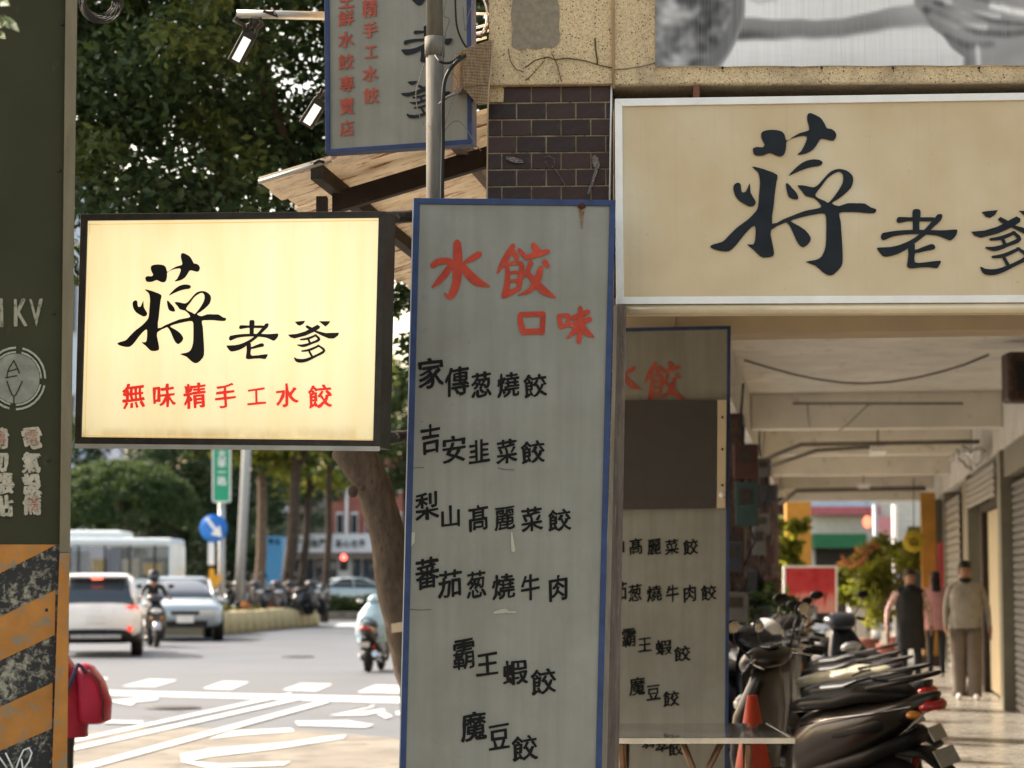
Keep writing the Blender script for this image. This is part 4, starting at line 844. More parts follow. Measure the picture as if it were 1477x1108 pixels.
# ================================================================ foliage and trees
def leafmat(name, a, b, tr=.3, c=None):
    n = NB(name); vc = n.n('ShaderNodeVertexColor'); vc.layer_name = 'tone'; sp = n.n('ShaderNodeSeparateColor'); n.l(vc.outputs[0], sp.inputs[0])
    o = n.ramp(sp.outputs[0], [(0, a), (.55, tuple((x+y)/2 for x, y in zip(a, b))), (1, b)] + ([] if not c else []))
    n.col(o); n.b.inputs['Roughness'].default_value = .55; n.b.inputs['Specular IOR Level'].default_value = .25
    t = n.n('ShaderNodeBsdfTranslucent'); t2 = n.mix(1.0, o, (1.6,1.5,.7), 'MULTIPLY'); n.l(t2, t.inputs[0])
    mx = n.n('ShaderNodeMixShader'); mx.inputs[0].default_value = tr; n.l(n.b.outputs[0], mx.inputs[1]); n.l(t.outputs[0], mx.inputs[2])
    n.l(mx.outputs[0], n.t.nodes['Material Output'].inputs[0]); return n.m
L_dark = leafmat('dark glossy leaf', (.013,.032,.014), (.046,.084,.030), .18)
L_mid = leafmat('mid green leaf', (.024,.045,.014), (.070,.100,.028), .25)
L_lime = leafmat('painted sunlit yellow green leaf', (.10,.13,.025), (.26,.27,.055), .45)  # yellow green with the sunlit look put into the leaf colour
L_trim = leafmat('clipped green leaf', (.040,.072,.030), (.080,.125,.050), .25)
L_flower = leafmat('orange blossom', (.42,.16,.08), (.62,.34,.18), .3)
def leaves(name, mt, parent, clumps, n, size, spread=1.0, flat_=.0, rnd=None):
    rnd = rnd or random; vs_, fs, tone = [], [], []; off = OFF.get(parent.name, Vector((0,0,0))) if parent else Vector((0,0,0))
    tot = sum(c[1]**2 for c in clumps)
    for c, r in clumps:
        k = max(3, int(n*r*r/tot)); ct = rnd.uniform(-.25,.25)
        for _ in range(k):
            d = Vector((rnd.gauss(0,1), rnd.gauss(0,1), rnd.gauss(0,1))); d.normalize(); rr = r*(rnd.random()**.45)*spread
            p = c + Vector((d.x*rr, d.y*rr, d.z*rr*.8)) - off
            a = Vector((rnd.gauss(0,1), rnd.gauss(0,1), rnd.gauss(-.25,.7))).normalized(); b = a.cross(Vector((rnd.gauss(0,1), rnd.gauss(0,1), rnd.gauss(0,1)))).normalized(); nn = a.cross(b)
            L = size*rnd.uniform(.65,1.3); w_ = L*.26; i = len(vs_)
            vs_ += [tuple(p), tuple(p+a*L*.45+b*w_+nn*L*.06), tuple(p+a*L), tuple(p+a*L*.45-b*w_+nn*L*.06)]
            fs.append((i, i+1, i+2)); fs.append((i, i+2, i+3)); t = max(0, min(1, .5+ct+rnd.gauss(0,.22))); tone += [t]*4
    me = bpy.data.meshes.new(name); me.from_pydata(vs_, [], fs); at = me.color_attributes.new('tone', 'FLOAT_COLOR', 'POINT')
    at.data.foreach_set('color', [x for t in tone for x in (t,t,t,1)]); me.materials.append(mt)
    o = bpy.data.objects.new(name, me); COL.objects.link(o)
    if parent: o.parent = parent; OFF[o.name] = off
    return o
def clumps_in(c, rx, ry, rz, k, rs, shell=.5, rnd=random, zmin=None):
    out = []
    while len(out) < k:
        d = Vector((rnd.uniform(-1,1), rnd.uniform(-1,1), rnd.uniform(-1,1)))
        if d.length > 1 or d.length < shell*rnd.random(): continue
        p = c + Vector((d.x*rx, d.y*ry, d.z*rz))
        if zmin and p.z < zmin: continue
        out.append((p, rs*rnd.uniform(.6,1.35)))
    return out
M_bark = mat('mottled brown bark', (.078,.060,.044), .9, var=.35, scale=7, stretch=(3,3,1), dirt=(.045,.03,.02), dirt_at=.60, bump=.6)
M_bark2 = mat('dark bark', (.060,.045,.035), .9, var=.35, scale=6, bump=.4); M_bark3 = mat('brown grey bark', (.13,.095,.07), .9, var=.3, scale=6, bump=.4)
def trunk_mesh(name, segs, mt, parent):
    m = MB()
    for s_ in segs:
        pts = [Vector(p[:3]) if not isinstance(p, tuple) or len(p) == 4 else Vector(p) for p in s_]; r = [p[3] for p in s_]
        q, rr = [], []
        for i in range(len(pts)-1):
            for j in range(5):
                t = j/5; q.append(pts[i].lerp(pts[i+1], t) + Vector((noise.noise(pts[i]*3+Vector((j,0,0))), 0, 0))*r[i]*.15); rr.append(r[i]*(1-t)+r[i+1]*t)
        q.append(pts[-1]); rr.append(r[-1]); m.tube(q, rr, 12)
    return m.build(name, mt, parent)
def v4(p, r): return (p.x, p.y, p.z, r)
# the near tree
base = GD(640, 14.2)
nt_ = thing('street_tree', 'big leafy tree with a leaning mottled trunk behind the lit sign', 'tree', base)
trunk_mesh('trunk', [[v4(base, .20), v4(P(604,985,14.2), .135), v4(P(574,870,14.2), .125), v4(P(560,770,14.2), .118), v4(P(538,700,14.2), .118), v4(P(510,650,14.2), .14), v4(P(500,600,14.2), .12), v4(P(503,540,14.3), .10)]], M_bark, nt_)
trunk_mesh('limbs', [[v4(P(503,545,14.3), .095), v4(P(500,400,14.6), .07), v4(P(400,180,15.2), .045), v4(P(330,-100,15.4), .03)],
   [v4(P(505,640,14.2), .09), v4(P(470,590,14.3), .07), v4(P(380,430,14.6), .05), v4(P(300,200,15), .035), v4(P(200,60,15.2), .02)],
   [v4(P(503,500,14.2), .06), v4(P(560,400,14.6), .04), v4(P(590,200,15), .03)], [v4(P(430,240,15), .04), v4(P(350,60,15.2), .03), v4(P(230,-100,15.4), .02)], [v4(P(380,430,14.6), .035), v4(P(250,330,14.4), .02), v4(P(150,280,14.4), .012)]], M_bark2, nt_)
m = MB(); m.ball(P(509,709,14.08), (.035,.02,.04), 10, 6); m.ball(P(522,704,14.08), (.018,.012,.02), 8, 5); m.build('knot', M_bark2, nt_)
m = MB(); p_ = P(566,905,14.05); m.slab([P(564,900,14.06),P(582,897,14.06),P(582,911,14.06),P(565,913,14.06)], Vector((0,-1,0)), .012); m.build('paper_notice', M_cream, nt_)
rn = random.Random(5)
cl_ = clumps_in(P(300,60,15.6), 2.7, 1.9, 2.5, 230, .34, .2, rn, zmin=3.75) + clumps_in(P(560,-150,15.4), 1.9, 1.6, 2.3, 60, .34, .3, rn, zmin=3.9) + [(P(rn.uniform(565,640), rn.uniform(360,560), 15.5), .16) for _ in range(9)]
leaves('crown', L_dark, nt_, cl_, 92000, .082, 1.05, rnd=rn)
leaves('twig_tips', L_mid, nt_, clumps_in(P(300,60,14.2), 2.5, .9, 2.3, 60, .22, .4, rn, zmin=3.8), 9000, .085, rnd=rn)
# leaves close to the camera at the top left corner
br = thing('leafy_twig', 'twig of bright green leaves poking in at the top left corner', 'twig', P(0,0,5.2))
m = MB()
for (x0,y0,x1,y1,w_) in ((-4,22,14,42,4),(4,22,28,46,6),(-4,40,10,30,4),(-10,-6,14,8,8),(-4,4,12,-8,7),(-6,44,8,56,5),(-12,30,2,36,5)):
    a = P(x0,y0,5.2); b = P(x1,y1,5.15+random.uniform(-.04,.04)); d = b-a; s_ = Vector((-d.z,0,d.x)).normalized()*w_*5.2/F
    i = m.V([a, a+d*.3+s_*.9, a+d*.6+s_, b, a+d*.6-s_, a+d*.3-s_*.9, a+d*.5+Vector((0,.006,0))])
    for k_ in range(6): m.Fc((i+k_, i+(k_+1) % 6, i+6))
ob = m.build('leaves', mat('bright leaf', (.045,.085,.012), .5, bump=0), br); m = MB(); m.tube([P(-60,0,5.2), P(-4,22,5.2), P(4,24,5.2)], .003, 5); m.build('stem', M_bark3, br)
# farther trees
def far_tree(label, px, d, zc, rx, rz, mt, n=5200, trunk_px=None, tr=.16, tmat=None, k=46, lean=0, leaf=.34, base_px=None, name='street_tree', group=None, cs=.75, zmin=None, kmin=.25):
    b = GD(base_px if base_px is not None else px, d); t = thing(name, label, 'tree', b, group); r2 = random.Random(int(px*7+d))
    c = GD(px, d); c.z = zc
    top = Vector((c.x+lean, c.y, zc+rz*.2))
    trunk_mesh('trunk', [[v4(b, tr*1.25), v4(b.lerp(top, .35)+Vector((tr*.4,0,0)), tr), v4(b.lerp(top,.7)-Vector((tr*.3,0,0)), tr*.8), v4(top, tr*.45)],
        [v4(b.lerp(top,.6), tr*.5), v4(c+Vector((rx*.5,.3,rz*.2)), tr*.15)], [v4(b.lerp(top,.65), tr*.5), v4(c+Vector((-rx*.5,-.3,rz*.3)), tr*.15)]], tmat or M_bark2, t)
    leaves('crown', mt, t, clumps_in(c, rx, rx*.8, rz, k, cs, kmin, r2, zmin=zmin), n, leaf, rnd=r2); return t
dc = GD(172, 84); dt = thing('clipped_tree', 'round clipped tree with a broad dome crown behind the bus', 'tree', dc)
trunk_mesh('trunk', [[v4(dc, .22), v4(Vector((dc.x,dc.y,3.2)), .16), v4(Vector((dc.x,dc.y,4.6)), .08)]] + [[v4(Vector((dc.x,dc.y,2.6)), .08), v4(Vector((dc.x+1.9*math.cos(k_), dc.y+1.7*math.sin(k_), 3.9)), .03)] for k_ in (0,1.3,2.6,3.9,5.2)], M_bark2, dt)
rd = random.Random(8); dcl = []
for _ in range(420):
    th = rd.uniform(0, 6.283); z_ = rd.uniform(-.35, 1)
    q_ = math.sqrt(max(0, 1-z_*z_))*(1 if z_ > 0 else 1); dcl.append((Vector((dc.x+2.75*q_*math.cos(th), dc.y+2.5*q_*math.sin(th), 4.25+z_*(1.75 if z_ > 0 else 1.6))), rd.uniform(.24,.36)))
leaves('crown', L_trim, dt, dcl, 60000, .13, rnd=rd)
far_tree('broad dark tree behind the round clipped tree', 250, 96, 6.6, 5.2, 3.4, L_dark, 26000, k=110, leaf=.22)
far_tree('tree with a brown trunk directly right of the tall grey pole', 380, 76, 8.4, 3.4, 3.2, L_mid, 7000, tr=.17, tmat=M_bark3, base_px=372)
far_tree('tree with a dark leaning trunk beside the blue truck', 425, 74, 8.0, 3.0, 3.0, L_lime, 6000, tr=.2, base_px=408, lean=.3)
far_tree('slender dark tree in front of the white building', 478, 82, 8.6, 3.2, 3.0, L_mid, 6000, tr=.13, base_px=468)
far_tree('leafy tree farther back above the white building', 455, 104, 8.7, 3.6, 3.4, L_lime, 6500, tr=.18, base_px=430)
far_tree('tree at the far left behind the green cabinet', 20, 92, 6.0, 4.5, 3.6, L_dark, 8000)
far_tree('tall tree beyond the leaning trunk, right of the white building', 585, 92, 7.9, 3.0, 2.9, L_mid, 7000, tr=.15)
far_tree('deep green tree far behind between the poles', 330, 118, 6.4, 6.2, 4.6, L_dark, 24000, k=110, tr=.22, leaf=.26)
far_tree('dense low tree far behind the signpost', 300, 100, 3.6, 3.6, 2.4, L_dark, 15000, k=60, tr=.22, leaf=.2)
# hedge and planter
hd = thing('hedge', 'low clipped hedge in the median beyond the raincoat rider', 'hedge', GD(490, 92))
leaves('foliage', L_mid, hd, [(GD(x, 90, .55), .55) for x in range(440, 640, 6)], 9000, .16, rnd=rn)
ms = MB(); a, b = GD(434,88.4), GD(640,86.4); ms.hexa([a, b, b+Vector((0,4,0)), a+Vector((0,4,0))], [p+Vector((0,0,.3)) for p in (a, b, b+Vector((0,4,0)), a+Vector((0,4,0)))]); ms.build('kerb', M_pave, hd)
pt = thing('median_planter', 'median planter with yellowish kerb blocks and orange flowers', 'planter', G(390, 905))
kA, kB = G(296, 917), G(452, 902); M_kerbb = mat('yellowish kerb block', (.44,.36,.20), .8, var=.2, scale=4, dirt=(.25,.2,.13), dirt_at=.6)
kd = (kB-kA); L_ = kd.length; kd.normalize(); nk = 15; kn = Vector((-kd.y, kd.x, 0))
kme = None
for i in range(nk):
    m = MB(); w2 = L_/nk/2-.03; m.loft([(0,0,0,w2,.25),(.45,0,0,w2,.25),(.6,0,0,w2*.9,.2),(.66,0,0,w2*.6,.12)], 'z', 10, 4)
    if kme is None: kme = m.mesh('kerb_block', M_kerbb)
    o = bpy.data.objects.new('kerb_block', kme); COL.objects.link(o); o.parent = pt; p_ = kA + kd*(L_*(i+.5)/nk) - OFF[pt.name]; o.location = (p_.x, p_.y, random.uniform(-.03,.02)); o.rotation_euler = (0,0,math.atan2(kd.y, kd.x)+random.uniform(-.04,.04))
m = MB(); m.hexa([kA+kn*.1, kB+kn*.1, kB+kn*9, kA+kn*9], [p+Vector((0,0,.4)) for p in (kA+kn*.1, kB+kn*.1, kB+kn*9, kA+kn*9)]); m.build('soil_bed', M_ground, pt)
leaves('grass_tufts', L_lime, pt, [(kA+kd*random.uniform(1,L_-.5)+kn*random.uniform(.6,6)+Vector((0,0,.55)), .28) for _ in range(60)], 3500, .2, rnd=rn)['kind'] = 'stuff'
leaves('flowers', L_flower, pt, [(kA+kd*random.uniform(L_*.4,L_-.3)+kn*random.uniform(.4,2)+Vector((0,0,.75)), .2) for _ in range(14)], 900, .14, rnd=rn)['kind'] = 'stuff'
# ================================================================ street furniture
M_gpole = mat('grey steel pole', (.36,.37,.38), .5, .2, var=.08); M_white = mat('white paint', (.74,.74,.73), .5, var=.05, bump=0)
def flatsign(m, px0, py0, px1, py1, d, th=.05):
    m.hexa([P(px0,py1,d), P(px1,py1,d), P(px1,py1,d)+Vector((0,th,0)), P(px0,py1,d)+Vector((0,th,0))], [P(px0,py0,d), P(px1,py0,d), P(px1,py0,d)+Vector((0,th,0)), P(px0,py0,d)+Vector((0,th,0))])
sp_ = thing('street_sign_post', 'pole with a green street-name sign, round blue arrow sign and yellow plate', 'street sign', GD(320, 68))
b_ = GD(320,68)
m = MB(); m.tube([b_, P(320,715,68)], .11, 12); m.build('pole', M_gpole, sp_)
D0 = 67.8; m = MB(); flatsign(m, 306, 640, 333, 725, D0); m.build('green_plate', mat('green sign film', (.03,.30,.17), .4, var=.08), sp_)
m = MB(); f0 = Plane(P(320,700,D0-.01), 0)
for x0,y0,x1,y1 in ((306,640,308,725),(331,640,333,725),(306,723,333,725)): m.slab([f0.hit(x0,y0,.01), f0.hit(x1,y0,.01), f0.hit(x1,y1,.01), f0.hit(x0,y1,.01)], f0.n, .01)
m.build('white_border', M_white, sp_)
letters(sp_, M_white, f0, [('大',320,655,13,13),('華',320,668,13,13),('一',320,681,13,13),('路',320,694,13,13)], .02, .015, .02, 0)
m = MB(); c0 = P(308,762,D0-.2); m.wheel(c0, .43, .05, 'y', 28, [(-.5,.0),(-.5,1),(.5,1),(.5,0)]); m.build('blue_disc', mat('blue sign film', (.03,.17,.55), .4, var=.05), sp_)
m = MB(); f1 = Plane(P(308,762,D0-.24), 0)
poly2d(m, f1, [(296,749),(300,746),(312,762),(317,758),(320,775),(304,771),(309,766)], ident, .01); m.build('arrow', M_white, sp_)
m = MB(); f2 = Plane(P(305,838,D0-.2), 0); m.slab([f2.hit(*p) for p in ((302,820),(309,820),(309,829),(318,829),(318,840),(311,846),(309,853),(301,853),(300,846),(293,844),(292,836),(301,834))], f2.n, .04); m.build('yellow_plate', mat('amber sign film', (.60,.30,.03), .5, var=.2, dirt=(.1,.06,.02), dirt_at=.66, scale=6), sp_)
m = MB(); flatsign(m, 300, 782, 309, 815, D0); m.build('small_white_plate', M_white, sp_)
tp = thing('tall_grey_pole', 'tall plain grey pole just right of the green street sign', 'pole', GD(343, 70)); b_ = GD(343,70)
m = MB(); m.tube([b_, P(356,650,70), P(360,560,70)], .15, 12); m.build('pole', M_gpole, tp); m = MB(); m.tube([b_, b_+Vector((0,0,.8))], .24, 12); m.build('base_sleeve', M_gpole, tp)
def tlight(label, px, py, d, gx):
    t = thing('traffic_light', label, 'traffic light', GD(gx, d)); b_ = GD(gx, d)
    m = MB(); m.tube([b_, Vector((b_.x,b_.y,P(gx,py,d).z+.15)), P(px,py,d)+Vector((0,0,.15))], .07, 8); m.build('pole', M_gpole, t)
    c = P(px, py, d); m = MB(); m.box(c+Vector((-.2,-.12,-.62)), c+Vector((.2,.12,.22))); m.build('housing', M_dark, t, .03)
    m = MB(); m.ball(c+Vector((0,-.12,0)), (.15,.05,.15), 12, 8); m.build('red_lens', mat('lit red lens', (.6,.02,.02), .4, emit=(1,.09,.07), est=2.2, bump=0), t)
    m = MB(); m.ball(c+Vector((0,-.12,-.38)), (.13,.04,.13), 12, 8); m.build('dark_lens', M_dark, t)
tlight('red traffic light against the left end of the white sign band', 424, 783, 104, 421); tlight('red traffic light lower and farther right over the pale car', 496, 804, 104, 497)

# ================================================================ street buildings
def bbox(m, px0, px1, pytop, d, depth=8, z0=0, ztop=None):
    a, b = GD(px0,d), GD(px1,d); zt = ztop if ztop is not None else P(px0,pytop,d).z
    m.hexa([Vector((a.x,a.y,z0)),Vector((b.x,b.y,z0)),Vector((b.x,b.y+depth,z0)),Vector((a.x,a.y+depth,z0))],[Vector((a.x,a.y,zt)),Vector((b.x,b.y,zt)),Vector((b.x,b.y+depth,zt)),Vector((a.x,a.y+depth,zt))])
M_wb = mat('white street building', (.62,.61,.60), .8, var=.05); M_brick = mat('red brick facade', (.30,.115,.085), .85, var=.2, scale=2)
M_glassd = glassmat('dark window glass', (.03,.035,.045)); M_brownf = mat('brown shopfront frame', (.16,.11,.085), .7)
wb = thing('white_shop_building', 'low white shop with a wide sign band and brown framed windows across the street', 'building', GD(490, 118))
m = MB(); bbox(m, 421, 600, 770, 118); m.build('wall', M_wb, wb)
m = MB(); bbox(m, 418, 602, 0, 117.4, .5, P(430,797,117.4).z, P(430,771,117.4).z); m.build('sign_band', mat('pale sign band', (.70,.71,.74), .5, var=.03), wb)
fw = Plane(P(490,783,117.3), 0); letters(wb, M_ink, fw, [('小',440,784,10,12),('南',453,784,11,12),('門',466,784,11,12),('點',489,784,9,11),('心',500,784,9,11),('世',511,784,9,11),('界',522,784,9,11)], .03, .02, .02, 0)
m = MB(); bbox(m, 418, 602, 0, 117.2, .7, P(430,801,117.2).z, P(430,797.5,117.2).z); m.build('canopy', M_brownf, wb)
for x0, x1 in ((424,434),(437,452),(455,470),(474,486),(508,520),(524,545),(550,575)):
    m = MB(); bbox(m, x0, x1, 0, 117.85, .1, .5, P(430,806,117.8).z); w_ = m.build('window', M_brownf, wb)
    m = MB(); bbox(m, x0+1, x1-1, 0, 117.8, .06, .7, P(430,808,117.8).z); m.build('pane', M_glassd, w_)
bk = thing('brick_building', 'red brick upper storeys rising behind the white shop', 'building', GD(540, 132))
m = MB(); bbox(m, 472, 700, 690, 132, 10, 0, 9.2); m.build('wall', M_brick, bk)
for x0 in (484, 505, 526, 547, 568):
    for z_ in (4.3, 6.9): 
        m = MB(); bbox(m, x0, x0+11, 0, 131.9, .2, z_, z_+1.4); w_ = m.build('window', M_wb, bk); m = MB(); bbox(m, x0+1.5, x0+9.5, 0, 131.82, .1, z_+.15, z_+1.25); m.build('pane', M_glassd, w_)
m = MB(); bbox(m, 497, 501, 0, 131.7, .2, 0, 8.6); m.build('downpipe', M_white, bk)
tw_ = thing('pale_building', 'pale blue-white building corner between the green cabinet and the lit sign', 'building', GD(60, 140))
m = MB(); bbox(m, -200, 126, 0, 128, 12, 0, 26); m.build('wall', mat('pale blue white cladding', (.60,.66,.74), .6, var=.04), tw_)
for i in range(12):
    for j in range(3):
        m = MB(); bbox(m, -185+i*25, -172+i*25, 0, 127.9, .2, 2+j*7, 3.6+j*7+2); w_ = m.build('window', M_wb, tw_); m = MB(); bbox(m, -184+i*25, -173+i*25, 0, 127.82, .1, 2.15+j*7, 5.4+j*7); m.build('pane', M_glassd, w_)
fb = thing('distant_building', 'long dull building far down the street closing the view behind the trees', 'building', GD(300, 190))
m = MB(); bbox(m, -300, 480, 0, 190, 12, 0, 10); m.build('wall', mat('dull olive grey facade', (.12,.115,.10), .9, scale=.4), fb)
for i in range(20):
    m = MB(); bbox(m, -290+i*38, -266+i*38, 0, 189.9, .2, 1, 8); w_ = m.build('window', M_wb if i % 3 == 0 else M_brownf, fb); m = MB(); bbox(m, -287+i*38, -269+i*38, 0, 189.8, .1, 1.4, 7.4); m.build('pane', M_glassd, w_)
bt_ = thing('blue_truck', 'tall blue box truck parked behind the tree trunks', 'truck', GD(394, 90))
m = MB(); bbox(m, 381, 407, 0, 90, 4, .75, P(394,774,90).z); m.build('box_body', mat('sky blue panel', (.09,.30,.55), .5, var=.08), bt_, .04)
m = MB(); bbox(m, 382, 406, 0, 90.05, 4, .45, .74); m.build('chassis', M_dark, bt_)
m = MB(); 
for x_ in (385, 403): c = GD(x_, 90.6, .42); m.wheel(c, .42, .25, 'x')
m.build('wheels', M_cable, bt_)
f3 = Plane(P(392,780,89.96), 0); letters(bt_, M_ink, f3, [('興',391,781,7,8),('品',400,781,6,8)], .01, .02, 0, 0)

# ================================================================ vehicles
M_tyre = mat('tyre rubber', (.018,.018,.018), .85, bump=.1); M_rim = mat('alloy rim', (.45,.45,.46), .3, .8, bump=0); M_cg = glassmat('car glass', (.035,.05,.065), .04)
M_blackp = mat('black plastic trim', (.010,.010,.0105), .5, bump=0)
M_tail = mat('lit tail lamp', (.4,.02,.02), .25, emit=(1,.10,.06), est=.35, bump=0); M_head = mat('headlamp glass', (.6,.62,.6), .08, bump=0, coat=1)
def carpaint(name, c, metal=.0): return mat(name, c, .3, metal, var=.06, scale=3, bump=.02, coat=.55 if max(c) > .3 else .3, dirt=tuple(min(1, x*.8+.006) for x in c), dirt_at=.64)
def car(label, paint, front_cam, loc, yaw, suv=True, braking=True, plate='BKT-1382', scale=1.0):
    t = thing('car', label, 'car', (0,0,0)); h = 0 if suv else -.13
    m = MB(); W2 = .9
    m.loft([(-2.26,0,.66,.74,.20),(-2.2,0,.72+h*.4,.84,.35),(-2.0,0,.73+h*.4,.89,.40),(-1.2,0,.71+h*.4,.905,.39),(.9,0,.69+h*.4,.905,.36),(1.7,0,.66+h*.4,.88,.32),(2.1,0,.61+h*.3,.82,.27),(2.24,0,.56,.70,.19)], 'y', 28, 4.5)
    m.build('body', paint, t)
    m = MB()   # glasshouse
    if suv: gs = [(-2.16,0,1.06,.76,.05),(-1.98,0,1.20,.73,.20),(-1.72,0,1.31,.69,.285),(-.9,0,1.34,.68,.31),(.1,0,1.33,.67,.30),(.55,0,1.22,.69,.20),(1.1,0,1.04,.73,.04)]
    else: gs = [(-1.85,0,.93,.74,.04),(-1.45,0,1.05,.70,.16),(-1.0,0,1.14,.66,.255),(-.2,0,1.16,.65,.27),(.3,0,1.14,.66,.24),(.75,0,1.02,.69,.13),(1.2,0,.93,.72,.03)]
    m.loft(gs, 'y', 24, 4); m.build('windows', M_cg, t)
    zr = 1.63 if suv else 1.41; y0, y1 = (-1.95, .2) if suv else (-1.05, .25)
    m = MB(); m.loft([(y0,0,zr-.02,.60,.03),(y0+.1,0,zr-.01,.66,.04),(y0+.8,0,zr+.015,.66,.045),(y1-.3,0,zr,.65,.04),(y1,0,zr-.03,.60,.03)], 'y', 16, 3); m.build('roof', paint, t)
    fb_, rb_ = (1.12, -2.12) if suv else (1.25, -1.85)
    for sx_ in (-1, 1):
        m = MB(); m.tube([(sx_*.74, fb_, .96+h*.5), (sx_*.665, y1-.02, zr-.04)], .035, 6); m.build('pillar', paint, t); m = MB(); m.tube([(sx_*.765, rb_, .99+h*.6), (sx_*.67, y0+.06, zr-.04)], .06 if suv else .05, 6); m.build('pillar', paint, t); m = MB(); m.tube([(sx_*.79,-.35,.98+h*.6),(sx_*.68,-.38,zr-.03)], .03, 6); m.build('pillar', paint, t)
    for sx_ in (-1, 1):
        for y_ in (-1.35, 1.4):
            m = MB(); m.wheel((sx_*.80,y_,.335), .335, .22, 'x', 26); w_ = m.build('wheel', M_tyre, t); m = MB(); m.wheel((sx_*.82,y_,.335), .22, .2, 'x', 20, [(-.5,0),(-.5,.9),(0,1),(.5,.9),(.5,0)]); m.build('rim', M_rim, w_)
            m = MB(); m.wheel((sx_*.80,y_,.345), .385, .225, 'x', 26); m.build('wheel_arch', M_blackp, t)
        m = MB(); m.ball((sx_*.98, .62, 1.02+h), (.10,.07,.07), 10, 6); m.build('mirror', paint, t)
        if suv: 
            m = MB(); m.loft([(sx_*.52,-2.16,1.0,.05,.035),(sx_*.7,-2.16,.98,.07,.06),(sx_*.84,-2.07,.95,.10,.075)], 'x', 10, 3)
        else: m = MB(); m.box((sx_*.55,-2.14,.78),(sx_*.84,-1.99,.88))
        m.build('tail_light', M_tail, t)
        m = MB(); m.loft([(sx_*.44,2.10,.66,.05,.05),(sx_*.64,2.10,.68,.06,.08),(sx_*.80,1.96,.70,.10,.085)], 'x', 10, 3); m.build('headlight', M_head, t)
        if suv: m = MB(); m.box((sx_*.62,-2.27,.50),(sx_*.72,-2.2,.62)); m.build('reflector', M_tail, t)
    m = MB(); m.loft([(-2.285,0,.43,.66,.13),(-2.1,0,.42,.84,.15),(-1.75,0,.40,.88,.13)], 'y', 18, 5); m.build('rear_bumper', M_blackp if suv else paint, t)
    if suv: m = MB(); m.box((-.5,-2.31,.37),(.5,-2.28,.45)); m.build('skid_plate', M_rim, t, .02)
    m = MB(); m.box((-.5,2.17,.33),(.5,2.27,.46)); m.box((-.32,2.15,.60),(.32,2.25,.68)); m.build('grille', M_blackp, t)
    for y_ in (-2.30, 2.25) if not suv else (-2.285, 2.25):
        zz = .76 if (suv and y_ < 0) else .50
        m = MB(); m.box((-.19,y_,zz-.08),(.19,y_+.025,zz+.08)); pl2 = m.build('number_plate', M_white, t)
    if suv:
        m = MB(); m.box((-.11,-2.01,1.555),(.11,-1.97,1.595)); m.build('brake_light', mat('lit high brake lamp', (.5,.02,.02), .3, emit=(1,.16,.10), est=.9, bump=0), t)
        m = MB(); m.box((-.6,-2.08,1.60),(.6,-1.9,1.63)); m.build('spoiler', paint, t, .01)
    t.location = loc; t.rotation_euler = (0,0,yaw); t.scale = (scale,)*3; return t
p_ = GD(144, 46.5); car('white SUV seen from behind with red brake lamps glowing, left of the motorcyclist', carpaint('white car paint', (.78,.78,.77)), False, (p_.x, p_.y, 0), R(9), True)
p_ = GD(259, 58.5); car('silver blue sedan facing the camera beside the median kerb', carpaint('silver blue car paint', (.36,.42,.46), .3), True, (p_.x, p_.y, 0), R(192), False, scale=1.13)
p_ = GD(515, 98); car('pale cyan car seen small beyond the hedge under the white shop', carpaint('pale cyan car paint', (.50,.62,.66)), True, (p_.x, p_.y, .25), R(-70), False)
p_ = GD(268, 68); car('white car mostly hidden behind the silver blue sedan', carpaint('white car paint', (.78,.78,.77)), True, (p_.x, p_.y, 0), R(190), True)
# bus
bu = thing('city_bus', 'pale white and blue city bus with a wide window band behind the white SUV', 'bus', GD(100, 63))
m = MB(); pb = Plane(P(180, 820, 63), 0)
def bq(x0, x1, y0, y1, dep=2.5, off=0, bev=0):
    mm = MB(); mm.slab([pb.hit(x0,y0,off), pb.hit(x1,y0,off), pb.hit(x1,y1,off), pb.hit(x0,y1,off)], pb.n, dep); return mm
bq(-160, 248, 835, 892).build('lower_body', mat('bus white paint', (.66,.72,.74), .35, var=.04, coat=.5), bu, .06)
bq(-160, 248, 776, 788).build('roof', mat('bus white paint', (.66,.72,.74)), bu, .08)
bq(-160, 176, 765, 777, 2.0, -.25).build('roof_unit', mat('bus white paint', (.66,.72,.74)), bu, .1)
for x0 in (-120, -60, 0, 60, 112, 150, 186, 222): bq(x0, x0+2.2, 787, 836, .06, .01).build('pillar', M_blackp, bu)
bq(244, 248.5, 786, 836, 2.5, .004).build('corner_post', mat('bus white paint', (.66,.72,.74)), bu)
ng = NB('tinted bus glass'); ng.b.inputs['Base Color'].default_value = (.22,.24,.25,1); ng.b.inputs['Roughness'].default_value = .05; ng.b.inputs['Alpha'].default_value = .28
bq(-160, 244, 788, 835, .03, -.02).build('window', ng.m, bu)
M_bq = [mat('yellow bus interior', (.75,.50,.08), .7), mat('purple grey seat', (.26,.26,.38), .7), mat('cream poster', (.75,.66,.5), .7), mat('pale grey panel', (.55,.55,.56), .6)]
for x0, x1, y0, y1, k_ in ((133,153,806,835,0),(154,172,792,835,1),(176,198,806,835,2),(206,232,812,828,0),(105,128,795,835,3),(212,242,790,804,3)): bq(x0, x1, y0, y1, .3, -.12).build('seat', M_bq[k_], bu)
m = MB()
for x_ in (-60, 215): m.wheel(G(x_, 899)*1+Vector((0,1.0,.48)), .48, .3, 'x')
m.build('wheels', M_tyre, bu)

